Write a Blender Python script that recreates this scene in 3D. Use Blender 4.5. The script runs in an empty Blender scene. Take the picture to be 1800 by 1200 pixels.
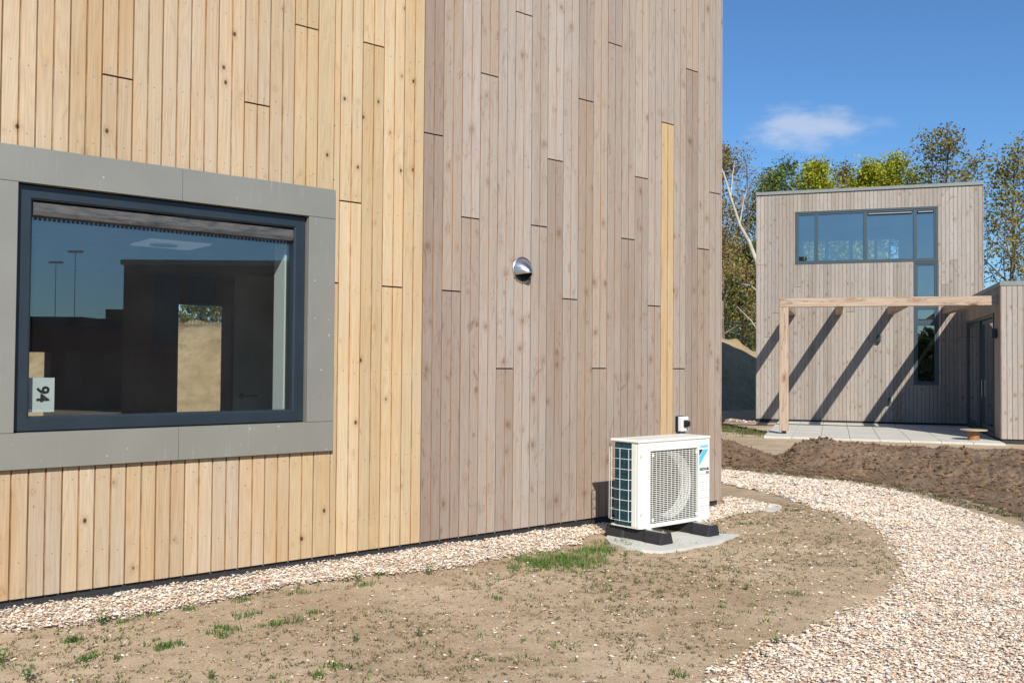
import bpy, math, random
import numpy as np
from math import sin, cos, radians, pi, atan2, tan
from mathutils import Vector, Matrix

random.seed(7)
rng = np.random.default_rng(11)
SC = bpy.context.scene
COL = SC.collection

# ------------------------------------------------------------------ camera
F, PITCH, ROLL = 1662.19, .0234461, .00785472
EYE = Vector((0, 0, 1.6))
fw = Vector((0, cos(PITCH), sin(PITCH)))
r0 = Vector((1, 0, 0)); u0 = Vector((0, -sin(PITCH), cos(PITCH)))
RT = r0 * cos(ROLL) + u0 * sin(ROLL)
UP = -r0 * sin(ROLL) + u0 * cos(ROLL)
cam_data = bpy.data.cameras.new('camera')
cam = bpy.data.objects.new('camera', cam_data); COL.objects.link(cam)
cam.matrix_world = Matrix(((RT.x, UP.x, -fw.x, EYE.x), (RT.y, UP.y, -fw.y, EYE.y), (RT.z, UP.z, -fw.z, EYE.z), (0, 0, 0, 1)))
cam_data.sensor_width = 36; cam_data.lens = F / 1800 * 36
cam_data.clip_end = 3000; cam_data.clip_start = .05
SC.camera = cam

# ------------------------------------------------------------------ light
SUN_EL, SUN_AZ = radians(35.4), radians(-9)      # azimuth the light travels towards
LT = Vector((sin(SUN_AZ) * cos(SUN_EL), cos(SUN_AZ) * cos(SUN_EL), -sin(SUN_EL)))
sd = bpy.data.lights.new('sun', 'SUN'); sd.energy = 5.0; sd.angle = radians(.53); sd.color = (1, .955, .88)
sun = bpy.data.objects.new('sun', sd); COL.objects.link(sun)
sun.rotation_euler = LT.to_track_quat('-Z', 'Y').to_euler()
W = bpy.data.worlds.new('World'); SC.world = W; W.use_nodes = True
SC.view_settings.view_transform = 'Standard'; SC.view_settings.look = 'None'
SC.view_settings.gamma = 1; SC.view_settings.use_curve_mapping = False
SC.view_settings.exposure = 0.2
SC.render.engine = 'CYCLES'
SC.cycles.max_bounces = 8; SC.cycles.transparent_max_bounces = 16
SC.cycles.caustics_reflective = False; SC.cycles.caustics_refractive = False


def build_world():
    nt = W.node_tree; nt.nodes.clear(); N = nt.nodes.new; L = nt.links.new
    sky = N('ShaderNodeTexSky'); sky.sky_type = 'NISHITA'; sky.sun_disc = False
    sky.sun_elevation = SUN_EL; sky.sun_rotation = SUN_AZ + pi
    sky.air_density = 1.0; sky.dust_density = .35; sky.ozone_density = 2.2
    tc = N('ShaderNodeTexCoord')

    def blob(px, py, wx, wz, seed, amt):
        d = (fw + RT * ((px - 900) / F) + UP * ((600 - py) / F)).normalized()
        sx = Vector((d.y, -d.x, 0)).normalized()
        sub = N('ShaderNodeVectorMath'); sub.operation = 'SUBTRACT'; sub.inputs[1].default_value = d
        L(tc.outputs['Generated'], sub.inputs[0])
        dx = N('ShaderNodeVectorMath'); dx.operation = 'DOT_PRODUCT'; dx.inputs[1].default_value = sx / (wx / F)
        L(sub.outputs[0], dx.inputs[0])
        sz = sx.cross(d)
        dz = N('ShaderNodeVectorMath'); dz.operation = 'DOT_PRODUCT'; dz.inputs[1].default_value = sz / (wz / F)
        L(sub.outputs[0], dz.inputs[0])
        c = N('ShaderNodeCombineXYZ'); L(dx.outputs['Value'], c.inputs[0]); L(dz.outputs['Value'], c.inputs[1])
        no = N('ShaderNodeTexNoise'); no.inputs['Scale'].default_value = 1.3; no.inputs['Detail'].default_value = 7; no.inputs['Roughness'].default_value = .6
        ad = N('ShaderNodeVectorMath'); ad.operation = 'ADD'; ad.inputs[1].default_value = (seed, seed * .7, 0)
        L(c.outputs[0], ad.inputs[0]); L(ad.outputs[0], no.inputs['Vector'])
        ln = N('ShaderNodeVectorMath'); ln.operation = 'LENGTH'; L(c.outputs[0], ln.inputs[0])
        m1 = N('ShaderNodeMath'); m1.operation = 'MULTIPLY_ADD'; m1.inputs[1].default_value = -1.25; m1.inputs[2].default_value = .45
        L(ln.outputs['Value'], m1.inputs[0])
        m2 = N('ShaderNodeMath'); m2.operation = 'MULTIPLY_ADD'; m2.inputs[1].default_value = 2.2; L(no.outputs['Fac'], m2.inputs[0]); L(m1.outputs[0], m2.inputs[2])
        m3 = N('ShaderNodeMath'); m3.operation = 'MULTIPLY_ADD'; m3.inputs[1].default_value = 1.0; m3.inputs[2].default_value = -.35
        L(m2.outputs[0], m3.inputs[0])
        mr = N('ShaderNodeMapRange'); mr.interpolation_type = 'SMOOTHSTEP'; mr.inputs[1].default_value = -.1; mr.inputs[2].default_value = 1.0; mr.inputs[4].default_value = amt
        L(m3.outputs[0], mr.inputs[0])
        # only on this side of the sky
        side = N('ShaderNodeVectorMath'); side.operation = 'DOT_PRODUCT'; side.inputs[1].default_value = d; L(tc.outputs['Generated'], side.inputs[0])
        gt = N('ShaderNodeMath'); gt.operation = 'GREATER_THAN'; gt.inputs[1].default_value = .9; L(side.outputs['Value'], gt.inputs[0])
        mm = N('ShaderNodeMath'); mm.operation = 'MULTIPLY'; L(mr.outputs[0], mm.inputs[0]); L(gt.outputs[0], mm.inputs[1])
        return mm
    b1 = blob(1418, 226, 108, 42, 3.1, .50); b2 = blob(1548, 216, 34, 12, 8.3, .12)
    mx = N('ShaderNodeMath'); mx.operation = 'MAXIMUM'; L(b1.outputs[0], mx.inputs[0]); L(b2.outputs[0], mx.inputs[1])
    # slightly deeper blue, the whole dome alike
    hs = N('ShaderNodeMixRGB'); hs.blend_type = 'MULTIPLY'; hs.inputs[0].default_value = 1; hs.inputs[2].default_value = (.60, .91, 1.22, 1)
    L(sky.outputs[0], hs.inputs[1])
    mix = N('ShaderNodeMixRGB'); L(mx.outputs[0], mix.inputs[0]); L(hs.outputs[0], mix.inputs[1]); mix.inputs[2].default_value = (7.2, 7.4, 8.0, 1)
    bg = N('ShaderNodeBackground'); bg.inputs[1].default_value = .092
    L(mix.outputs[0], bg.inputs[0])
    out = N('ShaderNodeOutputWorld'); L(bg.outputs[0], out.inputs[0])


build_world()

# ------------------------------------------------------------------ frames of the two houses
AW, AF = .866173, 1.898783
DW = Vector((sin(AW), cos(AW), 0)); NW = Vector((cos(AW), -sin(AW), 0))
DF = Vector((sin(AF), cos(AF), 0)); NF = Vector((cos(AF), -sin(AF), 0))
P0 = Vector((-.76068, 8.0795, 0)); Q0 = Vector((9.62325, 26.00613, 0))


def wpt(s, off, z=0): return P0 + DW * s + NW * off + Vector((0, 0, z))
def fpt(s, off, z=0): return Q0 + DF * s + NF * off + Vector((0, 0, z))


# ------------------------------------------------------------------ helpers
def link(o, parent=None):
    COL.objects.link(o)
    if parent: o.parent = parent
    return o


def tag(o, label=None, cat=None, group=None, kind=None):
    if label: o['label'] = label
    if cat: o['category'] = cat
    if group: o['group'] = group
    if kind: o['kind'] = kind
    return o


def empty(name, loc, rz=0, **kw):
    o = bpy.data.objects.new(name, None); link(o); o.location = loc; o.rotation_euler = (0, 0, rz)
    o.empty_display_size = .2
    return tag(o, **kw)


class MB:
    """collects faces, becomes one mesh"""
    def __init__(s): s.v = []; s.f = []; s.m = []; s.sm = []
    def add(s, verts, faces, mi=0, smooth=False):
        b = len(s.v); s.v += [tuple(p) for p in verts]
        for f in faces: s.f.append(tuple(b + i for i in f)); s.m.append(mi); s.sm.append(smooth)
        return s
    def box(s, x0, x1, y0, y1, z0, z1, mi=0, bev=0):
        if bev:
            b = bev
            # chamfered box: 24 verts
            v = []; f = []
            X = (x0, x1); Y = (y0, y1); Z = (z0, z1)
            idx = {}
            for i in (0, 1):
                for j in (0, 1):
                    for k in (0, 1):
                        sx, sy, sz = 1 - 2 * i, 1 - 2 * j, 1 - 2 * k
                        for a in range(3):
                            p = [X[i] + sx * b, Y[j] + sy * b, Z[k] + sz * b]
                            p[a] = (X[i], Y[j], Z[k])[a]
                            idx[i, j, k, a] = len(v); v.append(p)
            for a in range(3):
                o1, o2 = [(1, 2), (2, 0), (0, 1)][a]
                for side in (0, 1):
                    q = []
                    for (m, n) in ((0, 0), (1, 0), (1, 1), (0, 1)):
                        c = [0, 0, 0]; c[a] = side; c[o1] = m; c[o2] = n
                        q.append(idx[c[0], c[1], c[2], a])
                    f.append(q if side else q[::-1])
            for a in range(3):           # edges along axis a
                o1, o2 = [(1, 2), (2, 0), (0, 1)][a]
                for m in (0, 1):
                    for n in (0, 1):
                        c0 = [0, 0, 0]; c1 = [0, 0, 0]; c0[a] = 0; c1[a] = 1
                        c0[o1] = c1[o1] = m; c0[o2] = c1[o2] = n
                        q = [idx[(*c0, o1)], idx[(*c1, o1)], idx[(*c1, o2)], idx[(*c0, o2)]]
                        if (m + n) % 2: q = q[::-1]
                        f.append(q[::-1])
            for i in (0, 1):
                for j in (0, 1):
                    for k in (0, 1):
                        q = [idx[i, j, k, a] for a in range(3)]
                        if (i + j + k) % 2 == 0: q = q[::-1]
                        f.append(q)
            return s.add(v, f, mi)
        v = [(x, y, z) for z in (z0, z1) for y in (y0, y1) for x in (x0, x1)]
        f = [(0, 2, 3, 1), (4, 5, 7, 6), (0, 1, 5, 4), (2, 6, 7, 3), (0, 4, 6, 2), (1, 3, 7, 5)]
        return s.add(v, f, mi)
    def tube(s, pts, rad, n=6, mi=0, cap=True, smooth=True):
        pts = [Vector(p) for p in pts]
        if not hasattr(rad, '__len__'): rad = [rad] * len(pts)
        v = []; f = []
        prev = None
        for i, p in enumerate(pts):
            t = (pts[min(i + 1, len(pts) - 1)] - pts[max(i - 1, 0)]).normalized()
            if prev is None:
                a = Vector((0, 0, 1)) if abs(t.z) < .9 else Vector((1, 0, 0))
                x = t.cross(a).normalized()
            else:
                x = (prev - t * prev.dot(t)).normalized()
            prev = x; y = t.cross(x)
            for k in range(n):
                an = 2 * pi * k / n
                v.append(p + (x * cos(an) + y * sin(an)) * rad[i])
        for i in range(len(pts) - 1):
            for k in range(n):
                a = i * n + k; b = i * n + (k + 1) % n
                f.append((a, b, b + n, a + n))
        s.add(v, f, mi, smooth)
        if cap:
            s.add(v[:n], [tuple(range(n))[::-1]], mi); s.add(v[-n:], [tuple(range(n))], mi)
        return s
    def build(s, name, mats, parent=None, color=None):
        me = bpy.data.meshes.new(name)
        me.from_pydata(s.v, [], s.f)
        if not isinstance(mats, (list, tuple)): mats = [mats]
        for m in mats: me.materials.append(m)
        me.polygons.foreach_set('material_index', s.m)
        me.polygons.foreach_set('use_smooth', s.sm)
        me.update()
        o = bpy.data.objects.new(name, me); link(o, parent)
        if color: o.color = (*color, 1)
        return o


def np_mesh(name, verts, faces, mat, parent=None, tint=None, smooth=False, nper=None, loc=None):
    """verts Nx3, faces MxK arrays (all the same K); tint: one RGB per face"""
    me = bpy.data.meshes.new(name)
    faces = np.asarray(faces, dtype=np.int32); K = faces.shape[1]
    me.vertices.add(len(verts)); me.vertices.foreach_set('co', np.asarray(verts, dtype=np.float32).ravel())
    me.loops.add(faces.size); me.loops.foreach_set('vertex_index', faces.ravel())
    me.polygons.add(len(faces)); me.polygons.foreach_set('loop_start', np.arange(0, faces.size, K, dtype=np.int32))
    try: me.polygons.foreach_set('loop_total', np.full(len(faces), K, dtype=np.int32))
    except Exception: pass
    me.polygons.foreach_set('use_smooth', np.full(len(faces), smooth))
    me.update(calc_edges=True)
    if tint is not None:
        at = me.attributes.new('tint', 'FLOAT_COLOR', 'FACE')
        c = np.ones((len(faces), 4), dtype=np.float32); c[:, :3] = tint
        at.data.foreach_set('color', c.ravel())
    me.materials.append(mat)
    o = bpy.data.objects.new(name, me); link(o, parent)
    return o


def vnoise(x, y, seed=0):
    xi = np.floor(x).astype(np.int64); yi = np.floor(y).astype(np.int64)
    xf = x - xi; yf = y - yi
    u = xf * xf * (3 - 2 * xf); v = yf * yf * (3 - 2 * yf)
    def h(a, b):
        n = (a * 374761393 + b * 668265263 + seed * 2147483647) & 0xffffffff
        n = ((n ^ (n >> 13)) * 1274126177) & 0xffffffff
        return ((n ^ (n >> 16)) & 0xffff) / 65535.0
    return (h(xi, yi) * (1 - u) + h(xi + 1, yi) * u) * (1 - v) + (h(xi, yi + 1) * (1 - u) + h(xi + 1, yi + 1) * u) * v


def fbm(x, y, seed=0, oct=4, gain=.5):
    t = 0; a = 1; n = 0
    for i in range(oct):
        t = t + a * vnoise(x * 2 ** i + 17.3 * i, y * 2 ** i - 9.1 * i, seed + i); n += a; a *= gain
    return t / n


def inpoly(x, y, poly):
    c = np.zeros(x.shape, bool); n = len(poly)
    for i in range(n):
        x0, y0 = poly[i]; x1, y1 = poly[(i + 1) % n]
        if y0 == y1: continue
        c ^= ((y0 > y) != (y1 > y)) & (x < (x1 - x0) * (y - y0) / (y1 - y0) + x0)
    return c


def polydist(x, y, poly):
    d = np.full(x.shape, 1e9); n = len(poly)
    for i in range(n):
        ax, ay = poly[i]; bx, by = poly[(i + 1) % n]
        dx, dy = bx - ax, by - ay; L2 = dx * dx + dy * dy + 1e-12
        t = np.clip(((x - ax) * dx + (y - ay) * dy) / L2, 0, 1)
        d = np.minimum(d, np.hypot(x - ax - t * dx, y - ay - t * dy))
    return d


# ------------------------------------------------------------------ materials
class NT:
    def __init__(s, name):
        s.m = bpy.data.materials.new(name); s.m.use_nodes = True; s.t = s.m.node_tree; s.t.nodes.clear()
        s.out = s.t.nodes.new('ShaderNodeOutputMaterial')
    def n(s, typ, **kw):
        nd = s.t.nodes.new('ShaderNode' + typ)
        for k, v in kw.items(): setattr(nd, k, v)
        return nd
    def l(s, a, b): s.t.links.new(a, b)
    def math(s, op, a, b=None, c=None, clamp=False):
        nd = s.n('Math', operation=op); nd.use_clamp = clamp
        for i, x in enumerate((a, b, c)):
            if x is None: continue
            if isinstance(x, (int, float)): nd.inputs[i].default_value = x
            else: s.l(x, nd.inputs[i])
        return nd.outputs[0]
    def mapr(s, x, a, b, c=0., d=1., smooth=True):
        nd = s.n('MapRange'); nd.interpolation_type = 'SMOOTHSTEP' if smooth else 'LINEAR'
        s.l(x, nd.inputs[0])
        for i, v in zip((1, 2, 3, 4), (a, b, c, d)): nd.inputs[i].default_value = v
        return nd.outputs[0]
    def mix(s, fac, a, b, mode='MIX'):
        nd = s.n('MixRGB'); nd.blend_type = mode
        for i, x in enumerate((fac, a, b)):
            if isinstance(x, (int, float)): nd.inputs[i].default_value = x
            elif isinstance(x, tuple): nd.inputs[i].default_value = (*x, 1)
            else: s.l(x, nd.inputs[i])
        return nd.outputs[0]
    def noise(s, vec, scale, detail=3, rough=.55, dist=0):
        nd = s.n('TexNoise'); nd.inputs['Scale'].default_value = scale; nd.inputs['Detail'].default_value = detail
        nd.inputs['Roughness'].default_value = rough; nd.inputs['Distortion'].default_value = dist
        if vec is not None: s.l(vec, nd.inputs['Vector'])
        return nd.outputs['Fac']
    def vor(s, vec, scale, feat='F1', rnd=1):
        nd = s.n('TexVoronoi', feature=feat); nd.inputs['Scale'].default_value = scale
        nd.inputs['Randomness'].default_value = rnd
        if vec is not None: s.l(vec, nd.inputs['Vector'])
        return nd
    def vmul(s, vec, v):
        nd = s.n('VectorMath', operation='MULTIPLY'); s.l(vec, nd.inputs[0]); nd.inputs[1].default_value = v; return nd.outputs[0]
    def vadd(s, vec, v):
        nd = s.n('VectorMath', operation='ADD'); s.l(vec, nd.inputs[0])
        if isinstance(v, tuple): nd.inputs[1].default_value = v
        else: s.l(v, nd.inputs[1])
        return nd.outputs[0]
    def bump(s, h, strength=.3, dist=.01):
        nd = s.n('Bump'); nd.inputs['Strength'].default_value = strength; nd.inputs['Distance'].default_value = dist
        s.l(h, nd.inputs['Height']); return nd.outputs[0]
    def pbr(s, col, rough=.7, metal=0, normal=None, spec=.5, trans=0, sss=0):
        b = s.n('BsdfPrincipled')
        for k, v in (('Base Color', col), ('Roughness', rough), ('Metallic', metal), ('Specular IOR Level', spec)):
            if isinstance(v, tuple): b.inputs[k].default_value = (*v, 1)
            elif isinstance(v, (int, float)): b.inputs[k].default_value = v
            else: s.l(v, b.inputs[k])
        if normal is not None: s.l(normal, b.inputs['Normal'])
        s.l(b.outputs[0], s.out.inputs[0]); return b


def simple(name, col, rough=.6, metal=0, var=.12, scale=8, bump=0, spec=.5):
    t = NT(name); tc = t.n('NewGeometry')
    n = t.noise(tc.outputs['Position'], scale, 5)
    c = t.mix(1, col, t.mapr(n, .2, .8, 1 - var, 1 + var, False), 'MULTIPLY')
    t.pbr(c, rough, metal, t.bump(n, bump, .01) if bump else None, spec)
    return t.m


def wood_board(name, knot_dark, knot_amt, blotch, groove=False, ksize=.09, smudge=.45, kcore=.9, kbase=.032, gr_a=(.72, .50, .33), gr_b=(.95, .85, .74)):
    """timber; the board's own colour comes from obj.color, everything else is procedural"""
    t = NT(name)
    oi = t.n('ObjectInfo'); tc = t.n('TexCoord')
    off = t.n('CombineXYZ'); t.l(t.math('MULTIPLY', oi.outputs['Random'], 37.0), off.inputs[0]); t.l(t.math('MULTIPLY', oi.outputs['Random'], 91.0), off.inputs[2])
    P = t.vadd(tc.outputs['Object'], off.outputs[0])
    # knots: one random point per cell
    kn = t.vor(t.vmul(P, (8.5, 0, 6.0)), 1.0)
    kd = kn.outputs['Distance']
    gate = t.n('SeparateColor'); t.l(kn.outputs['Color'], gate.inputs[0])
    on = t.math('LESS_THAN', gate.outputs[0], knot_amt)
    size = t.math('MULTIPLY_ADD', t.math('POWER', gate.outputs[1], 2.0), ksize, kbase)
    rel = t.math('DIVIDE', kd, size)
    core = t.math('MULTIPLY', t.mapr(rel, .45, 1.1, 1, 0), on)
    halo = t.math('MULTIPLY', t.mapr(rel, .8, 3.0, 1, 0), on)
    ring = t.math('MULTIPLY_ADD', t.math('SINE', t.math('MULTIPLY', rel, 8.5)), .5, .5)
    # grain flows round the knots
    warp = t.math('MULTIPLY', halo, .018)
    cx = t.n('CombineXYZ'); t.l(warp, cx.inputs[0])
    wob = t.noise(t.vmul(P, (3, 3, .7)), 1.0, 2)
    cx2 = t.n('CombineXYZ'); t.l(t.math('MULTIPLY', wob, .05), cx2.inputs[0])
    PG = t.vadd(t.vadd(P, cx.outputs[0]), cx2.outputs[0])
    g1 = t.noise(t.vmul(PG, (95, 40, 1.3)), 1.0, 4, .6)
    g2 = t.noise(t.vmul(PG, (320, 80, 4)), 1.0, 3, .6)
    big = t.noise(t.vmul(P, (7, 3, .8)), 1.0, 4, .65)
    cath = t.math('MULTIPLY_ADD', t.math('SINE', t.math('MULTIPLY', t.noise(t.vadd(t.vmul(PG, (9, 4, .55)), cx.outputs[0]), 1.0, 1, .4), 95.0)), .5, .5)
    grain = t.math('ADD', t.math('MULTIPLY', g1, .60), t.math('ADD', t.math('MULTIPLY', g2, .28), t.math('MULTIPLY', cath, .10)))
    c = t.mix(1, oi.outputs['Color'], t.mapr(grain, .3, .72, .80, 1.15, False), 'MULTIPLY')
    c = t.mix(t.mapr(big, .35, .75), c, t.mix(1, c, blotch, 'MULTIPLY'))
    # swirling figure, soft grey-brown smudges
    sm = t.noise(t.vmul(P, (9, 4, 3.4)), 1.0, 5, .7, 1.6)
    c = t.mix(t.mapr(sm, .55, .72, 0, smudge), c, t.mix(1, c, (.62, .56, .52), 'MULTIPLY'))
    c = t.mix(t.math('MULTIPLY', halo, t.math('MULTIPLY_ADD', ring, .38, .16)), c, t.mix(1, c, (.66, .50, .36), 'MULTIPLY'))
    c = t.mix(t.math('MULTIPLY', core, kcore), c, knot_dark)
    # thin drying cracks and specks
    sp = t.vor(t.vmul(P, (34, 0, 21)), 1.0).outputs['Distance']
    c = t.mix(t.mapr(sp, .035, .07, .55, 0), c, (.10, .07, .05))
    if groove:
        e = t.noise(t.vmul(P, (2, 2, 3.5)), 1.0, 4, .7)
        c = t.mix(1, c, t.mix(t.mapr(e, .35, .65), gr_a, gr_b), 'MULTIPLY')
    h = t.math('SUBTRACT', grain, t.math('MULTIPLY', core, .8))
    t.pbr(c, .82 if not groove else .9, 0, t.bump(h, .35, .004), .25)
    return t.m


M = {}
M['wood_y'] = wood_board('fresh_timber', (.035, .022, .015), .55, (1.0, .88, .74), smudge=.38, ksize=.10)
M['wood_yg'] = wood_board('fresh_timber_groove', (.045, .03, .02), .2, (.9, .8, .65), groove=True)
M['wood_g'] = wood_board('weathered_timber', (.13, .08, .055), .50, (.96, .90, .84), ksize=.15, kbase=.05, smudge=.85, kcore=.55)
M['wood_gg'] = wood_board('weathered_timber_groove', (.16, .09, .06), .3, (.95, .85, .75), groove=True, gr_a=(1.0, .66, .42), gr_b=(1.05, .90, .76))
M['membrane'] = simple('black_membrane', (.012, .012, .014), .8, var=.2)
M['house_core'] = simple('dark_membrane_wall', (.03, .03, .032), .9)
M['plinth'] = simple('plinth_board', (.022, .022, .024), .7, var=.3, scale=30)
M['steel'] = simple('screw_steel', (.62, .60, .56), .35, .9)
M['rust'] = simple('screw_rust', (.20, .13, .09), .6, .3)
M['roof_trim'] = simple('grey_green_trim', (.20, .215, .20), .45)
M['render_in'] = simple('interior_plaster', (.30, .30, .30), .9)
M['ceiling_in'] = simple('interior_ceiling', (.62, .64, .66), .9)
M['floor_in'] = simple('interior_floor', (.18, .17, .16), .6)
M['black_gloss'] = simple('black_kitchen_front', (.012, .012, .013), .85, spec=.1)
M['door_in'] = simple('pale_door_leaf', (.62, .70, .67), .5)
M['rubber'] = simple('black_rubber', (.018, .018, .02), .72, var=.35, scale=60, bump=.3)
M['ac'] = simple('cream_enamel', (.76, .75, .675), .38, var=.03, scale=3)
M['ac_dim'] = simple('cream_plastic_shroud', (.86, .86, .83), .5, var=.03)
M['coil'] = simple('teal_coil_fins', (.018, .085, .115), .45, .3, var=.35, scale=25)
M['fan'] = simple('dark_fan_plastic', (.022, .020, .019), .6)
M['wire'] = simple('pale_coated_wire', (.62, .62, .58), .4)
M['pale_plastic'] = simple('pale_switch_plastic', (.74, .76, .78), .4, var=.03)
M['black_plastic'] = simple('black_plastic', (.014, .014, .015), .45)
M['paper'] = simple('white_paper', (.82, .86, .84), .8, var=.02)
M['ink'] = simple('black_ink', (.012, .012, .014), .6)
M['logo_blue'] = simple('light_blue_print', (.10, .48, .80), .4, var=.02)
M['logo_black'] = simple('black_print', (.01, .013, .018), .4, var=.02)
M['logo_green'] = simple('green_print', (.0, .36, .20), .4, var=.02)
M['ridge'] = simple('cream_shadow_line', (.55, .55, .50), .5, var=.03)
M['dark_metal'] = simple('anthracite_metal', (.03, .04, .048), .42, .1, var=.15)
M['cable'] = simple('grey_cable', (.25, .26, .27), .5)
M['white_vent'] = simple('white_roof_unit', (.72, .74, .74), .5)
M['fence_green'] = simple('dark_green_wire', (.012, .045, .03), .5)
M['rusty'] = simple('rusty_brown', (.30, .13, .05), .7, var=.3, scale=20)
M['reel_top'] = simple('worn_plywood', (.42, .33, .22), .7, var=.2, scale=15)


def mat_panel():
    t = NT('grey_aluminium_panel'); g = t.n('TexCoord'); P = g.outputs['Object']
    base = t.mix(1, (.255, .25, .215), t.mapr(t.noise(P, 2.2, 4), .25, .75, .93, 1.07, False), 'MULTIPLY')
    st = t.noise(t.vmul(P, (46, 46, 1.6)), 1.0, 4, .6)
    st2 = t.noise(t.vmul(P, (5, 5, 3)), 1.0, 3)
    streak = t.math('MULTIPLY', t.mapr(st, .58, .74), t.mapr(st2, .45, .65))
    c = t.mix(t.math('MULTIPLY', streak, .5), base, (.50, .50, .48))
    vo = t.vor(P, 17); sep = t.n('SeparateColor'); t.l(vo.outputs['Color'], sep.inputs[0])
    sp = t.math('MULTIPLY', t.mapr(vo.outputs['Distance'], .03, .15, 1, 0), t.math('GREATER_THAN', sep.outputs[0], .66))
    sp = t.math('MULTIPLY', sp, t.mapr(t.noise(P, 3.3, 3), .42, .6))
    c = t.mix(t.math('MULTIPLY', sp, .85), c, (.66, .65, .60))
    t.pbr(c, .42, .25, None, .5); return t.m


def mat_frame():
    t = NT('blue_grey_window_profile'); g = t.n('TexCoord'); P = g.outputs['Object']
    c = t.mix(1, (.017, .027, .037), t.mapr(t.noise(P, 4, 5), .25, .75, .85, 1.15, False), 'MULTIPLY')
    d = t.mapr(t.noise(P, 55, 5, .7), .66, .76)
    d = t.math('MULTIPLY', d, t.mapr(t.noise(P, 4, 2), .45, .62))
    c = t.mix(t.math('MULTIPLY', d, .6), c, (.45, .45, .42))
    t.pbr(c, .38, 0, None, .5); return t.m


def mat_vent_strip():
    t = NT('dusty_vent_strip'); g = t.n('TexCoord'); P = g.outputs['Object']
    c = t.mix(t.mapr(t.noise(t.vmul(P, (6, 6, 30)), 1.0, 6, .7), .35, .6), (.025, .032, .038), (.085, .08, .075))
    d = t.mapr(t.noise(P, 34, 6, .75), .62, .70)
    c = t.mix(t.math('MULTIPLY', d, .75), c, (.42, .38, .34))
    t.pbr(c, .6); return t.m


def mat_glass(name, refl, tint, dust=.008):
    t = NT(name)
    gm = t.n('NewGeometry'); dt = t.n('VectorMath', operation='DOT_PRODUCT'); t.l(gm.outputs['Normal'], dt.inputs[0]); t.l(gm.outputs['Incoming'], dt.inputs[1])
    ca = t.math('ABSOLUTE', dt.outputs['Value'])          # Schlick, the same from both sides of the thin pane
    fr = t.math('MULTIPLY_ADD', t.math('POWER', t.math('SUBTRACT', 1.0, ca), 5.0), .96, .043)
    k = t.math('MULTIPLY', fr, refl, clamp=True)
    tr = t.n('BsdfTransparent'); tr.inputs[0].default_value = (*tint, 1)
    gl = t.n('BsdfGlossy'); gl.inputs['Roughness'].default_value = 0.0
    gl.inputs['Color'].default_value = (.92, .97, 1, 1)
    mx = t.n('MixShader'); t.l(k, mx.inputs[0]); t.l(tr.outputs[0], mx.inputs[1]); t.l(gl.outputs[0], mx.inputs[2])
    df_ = t.n('BsdfDiffuse'); df_.inputs[0].default_value = (.62, .66, .72, 1)
    gp = t.n('NewGeometry'); film = t.mapr(t.noise(gp.outputs['Position'], 1.6, 5, .65), .3, .75, dust * .5, dust * 1.5)
    m2 = t.n('MixShader'); t.l(film, m2.inputs[0]); t.l(mx.outputs[0], m2.inputs[1]); t.l(df_.outputs[0], m2.inputs[2])
    t.l(m2.outputs[0], t.out.inputs[0]); return t.m


def mat_brushed():
    t = NT('brushed_steel'); g = t.n('TexCoord')
    n = t.noise(t.vmul(g.outputs['Object'], (6, 6, 60)), 1.0, 4)
    t.pbr((.60, .59, .57), t.mapr(n, .3, .7, .22, .36, False), 1.0, None); return t.m


def mat_tint(name, rough=.8, spec=.3, sub=0):
    t = NT(name); a = t.n('Attribute'); a.attribute_name = 'tint'
    g = t.n('NewGeometry')
    c = t.mix(1, a.outputs['Color'], t.mapr(t.noise(g.outputs['Position'], 60, 3), .2, .8, .88, 1.12, False), 'MULTIPLY')
    b = t.pbr(c, rough, 0, None, spec)
    if sub:
        tl = t.n('BsdfTranslucent'); t.l(a.outputs['Color'], tl.inputs[0])
        mx = t.n('MixShader'); mx.inputs[0].default_value = sub
        t.l(b.outputs[0], mx.inputs[1]); t.l(tl.outputs[0], mx.inputs[2]); t.l(mx.outputs[0], t.out.inputs[0])
    return t.m


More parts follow.
